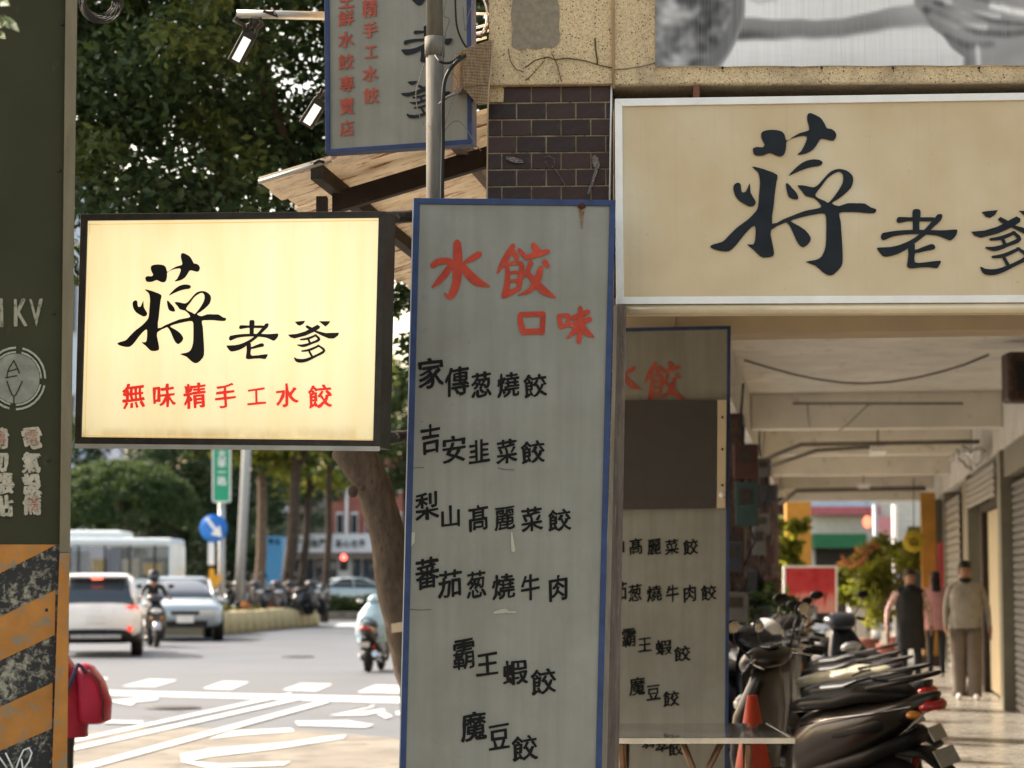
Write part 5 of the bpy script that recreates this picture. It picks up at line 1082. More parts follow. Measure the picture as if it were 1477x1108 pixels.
# ================================================================ scooters
def chrome(): return mat('chrome', (.6,.6,.6), .12, 1, bump=0)
def scooter(label, paint, accent, big=False, plate_m=None, group=None, cover=None, seat_m=None):
    t = thing('scooter', label, 'scooter', (0,0,0), group)
    S = seat_m or mat('black vinyl seat', (.011,.011,.011), .42, bump=.1)
    for y_, nm in ((.64,'front_wheel'),(-.58,'rear_wheel')):
        m = MB(); m.wheel((0,y_,.25), .25, .11, 'x', 26); w_ = m.build(nm, M_tyre, t); m = MB(); m.wheel((0,y_,.25), .155, .10, 'x', 20, [(-.5,0),(-.5,.35),(-.2,.4),(-.2,.9),(-.5,1),(.5,1),(.2,.9),(.2,.4),(.5,.35),(.5,0)]); m.build('rim', M_rim, w_)
    m = MB(); m.loft([(-.98,0,.90,.03,.02),(-.92,0,.87,.075,.045),(-.72,0,.78,.14,.10),(-.45,0,.68,.17,.16),(-.2,0,.60,.17,.20),(.02,0,.52,.15,.22),(.12,0,.42,.14,.14)], 'y', 18, 2.6); m.build('tail_body', paint, t)
    m = MB(); m.loft([(-.80,0,.64,.11,.05),(-.5,0,.52,.175,.06),(-.15,0,.42,.175,.06),(.1,0,.34,.16,.05)], 'y', 14, 3); m.build('side_trim', accent, t)
    m = MB(); m.loft([(-.80,0,.895,.05,.02),(-.72,0,.90,.115,.045),(-.45,0,.89,.145,.055),(-.3,0,.85,.15,.05),(-.05,0,.82,.13,.05),(.08,0,.79,.09,.04)], 'y', 16, 2.6); m.build('seat', S, t)
    m = MB(); m.loft([(.18,0,.46,.17,.05),(.24,0,.50,.19,.05),(.5,0,.46,.24,.06),(.75,0,.40,.23,.07),(.93,0,.33,.15,.06),(1.03,0,.30,.10,.05)], 'z', 18, 3); m.build('front_shield', paint, t)
    m = MB(); m.loft([(-.02,0,.30,.17,.05),(.2,0,.28,.18,.05),(.46,0,.30,.17,.06)], 'y', 14, 4); m.build('floorboard', M_blackp, t)
    m = MB(); m.loft([(.40,0,.45,.05,.02),(.55,0,.53,.08,.035),(.70,0,.53,.08,.04),(.86,0,.40,.07,.03)], 'y', 12, 2.4); m.build('front_fender', accent, t)
    m = MB(); m.tube([(.06,.64,.25),(.06,.50,.60)], .022, 8); m.tube([(-.06,.64,.25),(-.06,.50,.60)], .022, 8); m.build('fork', chrome(), t)
    m = MB(); m.loft([(.16,0,1.08,.05,.03),(.22,0,1.09,.17,.06),(.30,0,1.10,.20,.075),(.40,0,1.06,.15,.07),(.46,0,1.03,.07,.04)], 'y', 16, 2.3); m.build('headset', paint, t)
    m = MB(); m.loft([(.44,0,.80,.10,.03),(.50,0,.80,.13,.06),(.53,0,.79,.08,.04)], 'y', 14, 2); m.build('headlight', M_head, t)
    m = MB(); m.tube([(-.36,.16,1.06),(-.2,.24,1.10),(.2,.24,1.10),(.36,.16,1.06)], .013, 8); m.build('handlebar', chrome(), t)
    for s_ in (-1, 1):
        m = MB(); m.tube([(s_*.27,.205,1.085),(s_*.38,.15,1.055)], .02, 8); m.build('grip', M_blackp, t)
        m = MB(); m.tube([(s_*.20,.26,1.12),(s_*.30,.28,1.24),(s_*.33,.26,1.30)], .007, 6); m.ball((s_*.35,.25,1.34), (.075,.018,.045), 12, 6); mr = m.build('mirror', M_blackp, t)
        m = MB(); m.ball((s_*.35,.234,1.34), (.065,.006,.038), 12, 6); m.build('mirror_glass', chrome(), mr)
        m = MB(); m.tube([(s_*.20,.26,1.09),(s_*.24,.12,1.06)], .006, 5); m.build('brake_lever', chrome(), t)
        m = MB(); m.ball((s_*.13,-.88,.80), (.04,.05,.025), 10, 6); m.build('turn_signal', mat('amber lens', (.5,.2,.03), .25, bump=0), t)
    m = MB(); m.loft([(-1.0,0,.84,.05,.02),(-.95,0,.84,.10,.035),(-.9,0,.83,.10,.03)], 'y', 12, 2.6); m.build('tail_light', mat('red lens', (.42,.015,.02), .2, bump=0, coat=.6), t)
    m = MB(); m.tube([(.12,-.55,.94),(.12,-.86,1.0),(.06,-.96,1.02),(-.06,-.96,1.02),(-.12,-.86,1.0),(-.12,-.55,.94)], .013, 8); m.build('grab_rail', M_blackp, t)
    m = MB(); m.loft([(-.62,0,.56,.09,.03),(-.85,0,.55,.08,.03),(-1.0,0,.44,.07,.02)], 'y', 10, 3); m.build('rear_fender', M_blackp, t)
    m = MB(); m.M = Matrix.Translation((0,-.99,.53)) @ Matrix.Rotation(R(-28), 4, 'X'); m.box((-.10,-.008,-.055),(.10,.0,.055)); pp = m.build('number_plate', plate_m or mat('dusty plate', (.30,.30,.28), .5), t)
    m = MB(); m.tube([(.13,.0,.2),(.15,-.4,.22)], .025, 8); m.tube([(.16,-.42,.24),(.18,-.86,.36)], [.05,.06], 12); m.build('exhaust', chrome() if not big else M_blackp, t)
    m = MB(); m.tube([(.05,-.2,.25),(.16,-.25,.01)], .012, 6); m.tube([(-.05,-.2,.25),(-.16,-.25,.01)], .012, 6); m.build('stand', M_blackp, t)
    m = MB(); m.tube([(.12,-.58,.25),(.12,-.70,.52)], .022, 10); m.build('shock_absorber', mat('red spring', (.30,.03,.02), .4, bump=0), t)
    for s_ in (-1, 1):
        m = MB(); m.loft([(-.86,s_*.075,.80,.02,.02),(-.6,s_*.142,.72,.02,.045),(-.3,s_*.172,.66,.012,.02)], 'y', 8, 2); m.build('side_panel', M_blackp, t)
        m = MB(); m.tube([(s_*.115,-.86,.845),(s_*.158,-.6,.80),(s_*.175,-.3,.76),(s_*.165,-.05,.70)], .006, 5); m.build('chrome_strip', chrome(), t)
        m = MB(); m.tube([(s_*.17,-.22,.30),(s_*.27,-.24,.30)], .014, 7); m.build('foot_peg', chrome(), t)
        m = MB(); m.tube([(s_*.2,.235,1.10),(s_*.13,.40,1.0),(s_*.05,.47,.8)], .006, 5); m.build('brake_cable', M_cable, t)
        m = MB(); m.loft([(.48,s_*.14,.62,.012,.05),(.555,s_*.10,.64,.02,.04)], 'y', 8, 2); m.build('front_signal', mat('amber lens', (.5,.2,.03)), t)
    m = MB(); m.tube([(-.13,-.40,.952),(0,-.40,.958),(.13,-.40,.952)], .008, 6); m.build('seat_strap', M_blackp, t)
    m = MB(); m.box((.205,-.82,.31),(.235,-.5,.37)); m.build('heat_shield', chrome(), t, .006)
    m = MB(); m.box((-.06,.20,1.155),(.06,.30,1.172)); m.build('gauge', M_cg, t, .008)
    m = MB(); m.loft([(-.66,-.09,.28,.05,.07),(-.3,-.09,.28,.06,.10),(0,-.07,.28,.05,.07)], 'y', 10, 3); m.build('engine', M_blackp, t)
    return t
def place(t, px, d, yaw, lean=0, s=1.0):
    p = GD(px, d); t.location = (p.x, p.y, 0); t.rotation_euler = (0, R(lean), R(yaw)); t.scale = (s,)*3; return t
PK = carpaint('gloss black scooter paint', (.008,.008,.009)); PN = carpaint('dark bronze grey scooter paint', (.022,.018,.016), .2); PR = carpaint('deep red scooter paint', (.28,.02,.035)); PW = carpaint('white scooter paint', (.74,.74,.72)); PB = carpaint('navy scooter paint', (.012,.017,.028))
gS = 'scooters parked in a row in the arcade'
yp = mat('yellow number plate', (.62,.45,.06), .5, bump=0)
place(scooter('nearest scooter, dark bronze, its tilted number plate toward the walkway', PN, M_blackp, True, None, gS), 1182, 13.4, 44, -9, .97)
place(scooter('black scooter with red tail just behind the nearest one', PK, PR, False, None, gS), 1188, 15.6, 50, -8, .93)
cs_ = scooter('black scooter third in the row its sunlit seat edge painted in cream', PK, M_blackp, False, None, gS, seat_m=mat('cream seat with painted sun', (.50,.46,.34), .4)); place(cs_, 1175, 17.4, 52, -8, .92)  # cream seat colour stands in for sun on the seat edge
place(scooter('navy scooter fourth in the row behind the cream seated one', PB, PK, False, None, gS), 1180, 19.3, 50, -7, .9)
place(scooter('white-nosed scooter facing the camera beside the second menu board', PW, PK, False, None, gS), 1103, 19.6, 188, 6, .95)
place(scooter('black scooter fifth in the row with red side trim', PK, PR, False, None, gS), 1185, 21.3, 48, -6, .9)
place(scooter('black scooter facing the camera in front of the red panel', PK, PN, False, None, gS), 1150, 23.0, 170, 6)
place(scooter('farthest dark scooter below the red panel', PB, PK, False, None, gS), 1205, 24.6, 200, 6)
place(scooter('navy scooter beside the white-nosed one, mostly hidden', PB, PN, False, None, gS), 1070, 17.6, 205, 6)
hp = P(1104, 918, 17.4); hl = thing('white_nose_standin', 'added white helmet shape standing in for the nose of the white scooter', 'helmet', hp)
m = MB(); m.ball(hp, (.15,.16,.145), 20, 12); m.build('shell', mat('gloss white stand-in', (.78,.79,.80), .15, bump=0, coat=.8, var=.03), hl); m = MB(); m.ball(hp+Vector((.02,-.06,-.035)), (.125,.115,.09), 16, 10); m.build('visor', M_cg, hl); m = MB(); m.tube([hp+Vector((-.13,0,-.05)), hp+Vector((-.08,-.05,-.2)), hp+Vector((.08,-.05,-.2)), hp+Vector((.13,0,-.05))], .008, 6); m.build('strap', M_cable, hl)  # helmet shape added in place of the white scooter's bright front
# parked scooters beyond the median
gM = 'scooters parked among the trees in the median'
proto = scooter('parked median scooter directly behind the foot of the tall grey pole', carpaint('mid grey scooter paint', (.05,.05,.055)), M_blackp, False, None, gM); place(proto, 352, 70.5, 175, 6); proto.location.z = .4
lbs = ['parked median scooter between the signpost and the tall grey pole', 'parked median scooter just right of the tall grey pole', 'parked median scooter right of the brown trunk', 'parked median scooter below the blue truck', 'parked median scooter left of the dark leaning trunk', 'parked median scooter right of the dark leaning trunk', 'rightmost parked median scooter before the hedge', '']
for px_, d_, yw in ((330,70,150),(367,72,215),(382,72.5,120),(401,73,200),(429,73.5,140),(447,74,225),(458,75,160)):
    c = copy_tree(proto); place(c, px_, d_, yw, 6); c.location.z = .4; c['label'] = lbs.pop(0)

# ================================================================ people
def hand_chain(w_, dirv, side, up=Vector((0,0,1))):
    d = dirv.normalized(); s_ = Vector(side).normalized(); out = []
    palm = w_ + d*.07
    for i, (o_, L_) in enumerate(((-.03,.075),(-.01,.085),(.012,.08),(.032,.06))): out.append([palm+s_*o_*.9, palm+s_*o_+d*L_*.6, palm+s_*o_+d*L_*.95-up.cross(d)*.0+Vector((0,-.01,0))])
    out.append([w_+d*.03-s_*.03, w_+d*.06-s_*.055, w_+d*.09-s_*.06]); return palm, out
SK = mat('skin', (.30,.165,.105), .5, var=.06, bump=0); HAIR = mat('black hair', (.012,.010,.009), .5, bump=.2)
def person(label, J, mt, loc, yaw, s=1.0, hair_long=False, top_loft=None, face=True, fingers=True, hairm=None, name='person', bulk=1.0, loose=0):
    """J overrides joint positions; mt: dict top, sleeve, legs, shoe"""
    j = dict(pel=(0,0,.95), wst=(0,0,1.08), cst=(0,0,1.28), nbase=(0,.01,1.44), nk=(0,0,1.50), hd=(0,-.01,1.60), ht=(0,0,1.68),
             lsh=(.18,0,1.41), lel=(.24,.01,1.13), lwr=(.26,-.05,.90), lhd=(.27,-.08,.76), rsh=(-.18,0,1.41), rel=(-.24,.01,1.13), rwr=(-.26,-.05,.90), rhd=(-.27,-.08,.76),
             lhp=(.09,0,.90), lkn=(.10,-.01,.50), lan=(.10,.02,.09), lto=(.11,-.15,.035), rhp=(-.09,0,.90), rkn=(-.10,-.01,.50), ran=(-.10,.02,.09), rto=(-.11,-.15,.035)); j.update(J)
    rad = dict(pel=(.14,.10), wst=(.13,.095), cst=(.155,.11), nbase=(.07,.06), nk=(.052,.056), hd=(.077,.102), ht=(.070,.085), lsh=(.065,.065), lel=(.047,.047), lwr=(.030,.026), rsh=(.065,.065), rel=(.047,.047), rwr=(.030,.026),
               lhp=(.09,.09), lkn=(.062,.062), lan=(.045,.045), lto=(.046,.036), rhp=(.09,.09), rkn=(.062,.062), ran=(.045,.045), rto=(.046,.036))
    E = [('pel','wst','legs'),('wst','cst','top'),('cst','nbase','top'),('nbase','nk','skin'),('nk','hd','skin'),('hd','ht','skin')]
    for a in 'lr': E += [('nbase',a+'sh','top'),(a+'sh',a+'el','sleeve'),(a+'el',a+'wr','sleeve'),('pel',a+'hp','legs'),(a+'hp',a+'kn','legs'),(a+'kn',a+'an','legs'),(a+'an',a+'to','shoe')]
    vs_, idx, ed, rr, bm_ = [], {}, [], [], []
    def addv(k, p, r): idx[k] = len(vs_); vs_.append(Vector(p)); rr.append(r); return idx[k]
    for a, b, m_ in E:
        for q in (a, b):
            if q not in idx: addv(q, j[q], tuple(x*bulk for x in rad[q]) if q in ('pel','wst','cst') else rad[q])
        ed.append((idx[a], idx[b])); bm_.append((vs_[idx[a]], vs_[idx[b]], m_))
    for a, sg in (('l', 1), ('r', -1)):
        w_ = vs_[idx[a+'wr']]; d = Vector(j[a+'hd']) - w_; side = Vector((0,1,0)) if abs(d.normalized().y) < .7 else Vector((1,0,0))
        palm, ch = hand_chain(w_, d, side)
        ip = addv(a+'pm', palm, (.022,.036)); ed.append((idx[a+'wr'], ip)); bm_.append((w_, palm + d*.3, 'skin'))
        if fingers:
            for i, c in enumerate(ch):
                prev = ip if i < 4 else idx[a+'wr']
                for q, p in enumerate(c): n_ = addv(f'{a}f{i}{q}', p, (.010,.010)); ed.append((prev, n_)); prev = n_
                bm_.append((c[0], c[2], 'skin'))
    me = bpy.data.meshes.new('body'); me.from_pydata([tuple(v_) for v_ in vs_], ed, []); o = bpy.data.objects.new('tmp', me); COL.objects.link(o)
    md = o.modifiers.new('s', 'SKIN'); md.use_smooth_shade = True
    for i, v_ in enumerate(me.skin_vertices[0].data): v_.radius = rr[i]; v_.use_root = (i == 0)
    sb = o.modifiers.new('ss', 'SUBSURF'); sb.levels = 2; sb.render_levels = 2
    dg = bpy.context.evaluated_depsgraph_get(); dg.update(); nm = bpy.data.meshes.new_from_object(o.evaluated_get(dg)); bpy.data.objects.remove(o)
    order = ['top','sleeve','legs','shoe','skin']; full = dict(mt); full.setdefault('sleeve', mt['top']); full.setdefault('skin', SK); full.setdefault('shoe', M_blackp)
    nm.materials.clear()
    for k_ in order: nm.materials.append(full[k_])
    def segd(p, a, b): ab = b-a; t = max(0, min(1, (p-a).dot(ab)/max(ab.length_squared, 1e-9))); return (p-(a+ab*t)).length
    for p in nm.polygons: c = p.center; p.material_index = order.index(min(bm_, key=lambda q: segd(c, q[0], q[1]))[2]); p.use_smooth = True
    t = thing(name, label, 'person', (0,0,0)); nm.name = 'body'; b = bpy.data.objects.new('body', nm); COL.objects.link(b); b.parent = t
    H = Vector(j['hd']); hm = hairm or HAIR; up = (Vector(j['ht'])-H).normalized()
    m = MB(); c = H+Vector((0,.028,.066)); m.ball(c, (.084,.098,.082), 18, 12); m.ball(H+Vector((0,.050,.020)), (.083,.064,.095), 16, 10)
    if hair_long: m.loft([(H.z-.32,0+H.x,.10+H.y,.05,.03),(H.z-.15,H.x,.085+H.y,.08,.05),(H.z+.02,H.x,.06+H.y,.088,.07)], 'z', 12, 2.2)
    for i in range(26):
        a = random.uniform(0, 6.28); q = c + Vector((.066*math.cos(a), .076*math.sin(a), random.uniform(.015,.045)))
        m.ball(q, random.uniform(.014,.024), 6, 4)
    m.build('hair', hm, t)
    if face:
        m = MB(); m.loft([(-.105,0,-.02,.012,.012),(-.09,0,-.005,.012,.022),(-.075,0,.01,.008,.02)], 'y', 8, 2); 
        for v_ in m.v: v_ += H + Vector((0,.0,-.005))
        for s_ in (-1, 1): m.ball(H+Vector((s_*.082,.01,0)), (.012,.02,.03), 8, 6)
        m.build('nose_and_ears', SK, t)
        for s_ in (-1, 1): m = MB(); m.ball(H+Vector((s_*.032,-.098,.016)), (.013,.008,.008), 8, 5); m.build('eye', HAIR, t)
        m = MB(); m.ball(H+Vector((0,-.096,-.050)), (.024,.008,.007), 8, 5); m.build('mouth', mat('lips', (.30,.11,.09), .5, bump=0), t)
    if loose:
        for a_ in 'lr':
            h_, k_, n_ = Vector(j[a_+'hp']), Vector(j[a_+'kn']), Vector(j[a_+'an']); pp_ = [h_, h_.lerp(k_,.35), h_.lerp(k_,.7), k_, k_.lerp(n_,.3), k_.lerp(n_,.6), k_.lerp(n_,.9), n_+Vector((0,0,-.03))]
            m = MB(); m.tube(pp_, [loose*1.02*f_ for f_ in (1,1,.96,.86,.90,.82,.84,.88)], 16)
            for v_ in m.v: v_ += Vector((noise.noise(v_*9)*.018, noise.noise(v_*8+Vector((3,1,0)))*.018, 0))
            m.build('trouser_leg', full['legs'], t)
    if top_loft:
        L0 = top_loft[0]; dense = []
        for q0, q1 in zip(L0, L0[1:]):
            for k_ in range(4): dense.append(tuple(q0[i_]+(q1[i_]-q0[i_])*k_/4 for i_ in range(5)))
        dense.append(L0[-1]); m = MB(); m.loft(dense, 'z', 40, 2.3, cap=False); sd_ = len(label)
        for v_ in m.v:
            f_ = 1 + .055*noise.noise(Vector((v_.x*7, v_.y*7, v_.z*9+sd_))) + .05*noise.noise(Vector((v_.x*3, v_.y*3, v_.z*16+sd_*2))); v_.x *= f_; v_.y = v_.y*f_
        m.build('jacket', top_loft[1], t)
        ln = L0[-1]; m = MB(); m.loft([(ln[0]-.05, ln[1], ln[2], .095, .088),(ln[0]+.01, ln[1], ln[2]-.005, .083, .082),(ln[0]+.045, ln[1], ln[2]-.012, .078, .080)], 'z', 18, 2, cap=False); m.build('collar', M_blackp if not hair_long else top_loft[1], t)
    t.location = loc; t.rotation_euler = (0,0,R(yaw)); t.scale = (s,)*3; return t
gj = mat('grey woollen jacket', (.27,.25,.215), .9, var=.18, scale=9, bump=.3); tr_ = mat('brown grey trousers', (.15,.125,.105), .85, var=.12)
p_ = GD(1392, 28.0)
person('man in a grey jacket and loose brown trousers walking toward the camera', dict(lel=(.27,.03,1.14), lwr=(.29,-.03,.90), lhd=(.30,-.05,.77), rel=(-.24,.02,1.15), rwr=(-.25,-.03,.92), rhd=(-.24,-.06,.80), lkn=(.09,-.06,.50), lan=(.09,-.03,.09), lto=(.11,-.19,.035), rkn=(-.09,.0,.50), ran=(-.09,.03,.09), rto=(-.11,-.12,.035)),
  dict(top=gj, legs=tr_, shoe=mat('white trainers', (.6,.58,.55), .7), skin=SK), (p_.x, p_.y, 0), -6, 1.02, top_loft=([(.90,0,0,.185,.135),(1.0,0,0,.192,.14),(1.15,0,0,.195,.145),(1.3,0,0,.20,.145),(1.38,0,0,.185,.125),(1.43,0,0,.145,.105),(1.48,0,0,.085,.075)], gj), bulk=1.1, loose=.105)
bv = mat('black quilted vest', (.018,.018,.02), .7, var=.3); ps = mat('pink and white patterned sleeve', (.62,.42,.38), .8, var=.4, scale=18, dirt=(.16,.08,.09), dirt_at=.55)
p_ = GD(1312, 30.5)
person('woman in a black vest with pink patterned sleeves walking toward the camera', dict(lel=(.29,.04,1.14), lwr=(.30,-.03,.92), rel=(-.31,.05,1.15), rwr=(-.36,-.05,.95), rhd=(-.37,-.1,.84), lkn=(.09,-.06,.5)),
  dict(top=bv, sleeve=ps, legs=bv, skin=SK), (p_.x, p_.y, 0), 4, .97, top_loft=([(.60,0,0,.22,.15),(.85,0,0,.205,.15),(1.1,0,0,.19,.14),(1.3,0,0,.20,.145),(1.40,0,0,.18,.12),(1.47,0,0,.08,.07)], bv), bulk=1.05, hairm=mat('dark brown hair', (.03,.018,.012), .5))
pk = mat('dusty pink jacket', (.40,.20,.20), .85, var=.12)
p_ = GD(1349, 35.0)
person('woman with long dark hair in a pink jacket walking away', dict(), dict(top=pk, legs=bv, shoe=mat('white trainers', (.6,.58,.55), .7), skin=SK), (p_.x, p_.y, 0), 176, .96, True, ([(.78,0,0,.19,.14),(1.0,0,0,.185,.135),(1.3,0,0,.19,.135),(1.40,0,0,.17,.12),(1.47,0,0,.08,.07)], pk))
# person in the red jacket, stooping behind the cabinet
rj = mat('dark red padded jacket', (.24,.012,.028), .6, var=.2, scale=6, bump=.2); dk = mat('charcoal trousers', (.045,.04,.042), .85)
p_ = GD(98, 14.0)
pr = person('stooping person in a dark red jacket behind the striped cabinet', dict(cst=(0,-.10,1.24), nbase=(0,-.19,1.36), nk=(0,-.25,1.40), hd=(0,-.33,1.45), ht=(0,-.36,1.53), lsh=(.17,-.14,1.32), rsh=(-.17,-.14,1.32), lel=(.22,-.22,1.08), rel=(-.22,-.2,1.08), lwr=(.15,-.42,1.0), rwr=(-.18,-.40,1.0), lhd=(.12,-.55,1.02), rhd=(-.14,-.54,1.02)),
  dict(top=rj, legs=dk, skin=SK), (p_.x, p_.y, 0), -90, .80, top_loft=([(.66,0,.02,.19,.155),(.85,0,.01,.20,.16),(1.05,0,-.02,.20,.165),(1.2,0,-.08,.20,.16),(1.30,0,-.14,.19,.14),(1.38,0,-.2,.09,.07)], rj), bulk=1.15, hairm=mat('brown hair', (.08,.05,.03), .6))
bgm = mat('crimson nylon bag', (.30,.012,.035), .5, var=.15, scale=5, bump=.2); c_ = P(132, 1000, 14.0)
bgt = thing('shoulder_bag', 'bulging crimson bag on the back of the person in the red jacket', 'bag', c_)
m = MB(); m.loft([(c_.z-.19,c_.x+.0,c_.y,.07,.10),(c_.z-.17,c_.x+.02,c_.y,.10,.14),(c_.z-.05,c_.x+.02,c_.y,.105,.15),(c_.z+.08,c_.x-.005,c_.y,.085,.13),(c_.z+.17,c_.x-.04,c_.y,.05,.09),(c_.z+.19,c_.x-.05,c_.y,.02,.04)], 'z', 16, 2.8); m.build('bag', bgm, bgt)
m = MB(); m.tube([c_+Vector((.0,-.12,.15)), c_+Vector((.07,-.13,.08)), c_+Vector((.10,-.13,-.05)), c_+Vector((.10,-.13,-.16))], .006, 6); m.build('zip', M_dark, bgt)
m = MB(); m.tube([P(112,958,13.84), P(106,975,13.8), P(100,990,13.8), P(94,1000,13.8)], .014, 8); m.tube([P(112,958,13.84), P(118,962,13.86), P(124,972,13.86)], .012, 8); m.build('strap', mat('navy strap', (.03,.035,.07), .7), bgt)
# riders
rid = dict(pel=(0,.25,.86), wst=(0,.22,1.0), cst=(0,.15,1.2), nbase=(0,.08,1.36), nk=(0,.05,1.42), hd=(0,.02,1.52), ht=(0,.03,1.60), lsh=(.18,.1,1.34), rsh=(-.18,.1,1.34), lel=(.27,-.04,1.16), rel=(-.27,-.04,1.16), lwr=(.30,-.22,1.10), rwr=(-.30,-.22,1.10), lhd=(.30,-.34,1.08), rhd=(-.30,-.34,1.08),
   lhp=(.1,.2,.84), rhp=(-.1,.2,.84), lkn=(.16,-.16,.72), rkn=(-.16,-.16,.72), lan=(.16,-.10,.36), ran=(-.16,-.10,.36), lto=(.17,-.26,.33), rto=(-.17,-.26,.33))
p_ = GD(222, 51.5); s1 = scooter('dark motor scooter ridden toward the camera between the white SUV and the sedan', PK, M_rim); s1.location = (p_.x, p_.y, 0); s1.rotation_euler = (0,0,R(196)); s1.scale = (1.05,)*3
bl = mat('black riding jacket', (.02,.02,.022), .6)
r1 = person('rider in black with a dark helmet between the white SUV and the sedan', rid, dict(top=bl, legs=bl, skin=SK), (p_.x, p_.y, 0), 16, 1.05, face=False)
m = MB(); m.ball((0,.02,1.58), (.14,.155,.14), 16, 10); h = m.build('helmet', M_blackp, r1); m = MB(); m.ball((0,-.05,1.56), (.115,.10,.07), 14, 8); m.build('visor', M_cg, h)
p_ = GD(541, 37.5); s2 = scooter('grey scooter seen from behind under the rider in the blue raincoat', carpaint('grey scooter paint', (.12,.11,.11)), M_blackp); s2.location = (p_.x, p_.y, 0); s2.rotation_euler = (0,0,R(-8)); s2.scale = (.88,)*3
rc = mat('pale blue raincoat', (.22,.34,.42), .35, var=.12, scale=4, bump=.2)
r2 = person('rider in a pale blue raincoat seen from behind beside the leaning trunk', rid, dict(top=rc, legs=rc, skin=SK), (p_.x, p_.y, 0), 172, .76, face=False, top_loft=([(.66,0,.32,.32,.28),(.85,0,.28,.37,.28),(1.05,0,.22,.38,.26),(1.25,0,.14,.34,.23),(1.40,0,.08,.25,.19),(1.5,0,.05,.17,.16)], rc))
m = MB(); m.ball((0,.04,1.55), (.16,.17,.15), 16, 10); m.build('helmet', rc, r2)

# ================================================================ table and cones near the second menu board
tt = thing('folding_table', 'folding table with dark glossy top and bright metal rim at the bottom edge', 'table', GD(1010, 10.8))
M_brz = mat('bronze painted tube', (.17,.10,.06), .35, .5, var=.2); tA, tB = P(872,1067,10.4), P(1144,1067,10.4); z_ = tA.z
m = MB(); m.box((tA.x,10.42,z_-.012),(tB.x,11.5,z_+.006)); m.build('tabletop', mat('dark glossy table top', (.05,.048,.045), .10, var=.3, bump=0, coat=.6), tt)
m = MB(); m.box((tA.x-.01,10.39,z_-.018),(tB.x+.01,10.42,z_+.010)); m.box((tB.x,10.42,z_-.018),(tB.x+.012,11.5,z_+.010)); m.build('rim', chrome(), tt, .003)
for xx in (tA.x+.12, tB.x-.16):
    for q, (y0, y1) in enumerate(((10.5,11.4),(11.4,10.5))):
        m = MB(); m.tube([(xx+.13*(1 if q else -1)*.3,y0,z_-.02),(xx,(y0+y1)/2,z_*.5),(xx-.05,y1,.02)], .016, 8); m.build('leg', M_brz, tt)
m = MB(); m.tube([P(985,1072,10.55), P(1004,1120,10.6), P(1012,1160,10.6)], .016, 8); m.tube([P(1040,1072,10.55), P(1016,1120,10.6), P(1008,1160,10.6)], .016, 8); m.build('brace', M_brz, tt)
def cone(label, px, py, d, h, s=1.0):
    top = P(px, py, d); b = Vector((top.x, d, 0)); t = thing('traffic_cone', label, 'cone', b)
    h = top.z; m = MB(); m.tube([(b.x,d,.04),(b.x,d,h*.5),(b.x,d,h)], [.17*s,.105*s,.028*s], 20); m.build('cone_body', mat('faded red cone', (.48,.06,.03), .5, var=.15, scale=5, dirt=(.3,.07,.04), dirt_at=.6), t)
    m = MB(); m.box((b.x-.2*s,d-.2*s,0),(b.x+.2*s,d+.2*s,.04)); m.build('base_plate', mat('faded red cone', (.48,.06,.03)), t, .01)
cone('faded red traffic cone behind the table at the bottom edge', 1085, 1003, 12.6, .75)
# ================================================================ things at the far end of the arcade
rp = thing('advertising_board', 'red advertising panel with pink and dark blotches standing behind the scooters', 'sign', GD(1170, 36))
m = MB(); f4 = Plane(P(1170, 850, 36), 0); m.slab([f4.hit(*p) for p in ((1132,818),(1206,818),(1206,884),(1132,884))], f4.n, .06)
nr = NB('red printed panel'); gg = nr.noise(nr.mapping(), 4.2, 3); sz_ = nr.n('ShaderNodeSeparateXYZ'); nr.l(nr.tc.outputs['Generated'], sz_.inputs[0])
c1 = nr.ramp(gg, [(.35, (.40,.015,.02)), (.7, (.58,.05,.05))]); c2 = nr.ramp(nr.noise(nr.mapping((1.6,1,.5)), 5, 3), [(.35, (.03,.02,.02)), (.42, (.62,.09,.07)), (.6, (.66,.30,.24))]); nr.col(nr.mix(nr.ramp(sz_.outputs[2], [(.38, (1,)*3), (.48, W1)]), c1, c2))
m.build('face', nr.m, rp); m = MB()
for a, b in (((1130,816),(1208,818.5)),): m.slab([f4.hit(1130,816,.01), f4.hit(1208,816,.01), f4.hit(1208,819,.01), f4.hit(1130,819,.01)], f4.n, .08)
m.slab([f4.hit(1130,819,.01), f4.hit(1133,819,.01), f4.hit(1133,886,.01), f4.hit(1130,886,.01)], f4.n, .08); m.slab([f4.hit(1205,819,.01), f4.hit(1208,819,.01), f4.hit(1208,886,.01), f4.hit(1205,886,.01)], f4.n, .08); m.build('frame', M_whitef, rp)
m = MB()
for x_ in (1138, 1200): q = GD(x_, 36.05); m.tube([q, Vector((q.x,q.y,1.0))], .02, 6)
m.build('leg', M_gpole, rp)
op = thing('orange_pillar', 'ochre orange painted pillar at the far end of the arcade', 'pillar', GD(1153, 50.5))
a, b = GD(1135,50.2), GD(1171,50.2); zt_ = P(1150,700,50.2).z
m = MB(); m.box((a.x,a.y,0),(b.x,a.y+.6,zt_+.6)); m.build('shaft', mat('ochre orange paint', (.42,.22,.045), .7, var=.15, scale=3), op, .02); m = MB(); m.box((a.x-.04,a.y-.04,0),(b.x+.04,a.y+.64,.3)); m.build('plinth', M_pil2, op)
pls = []
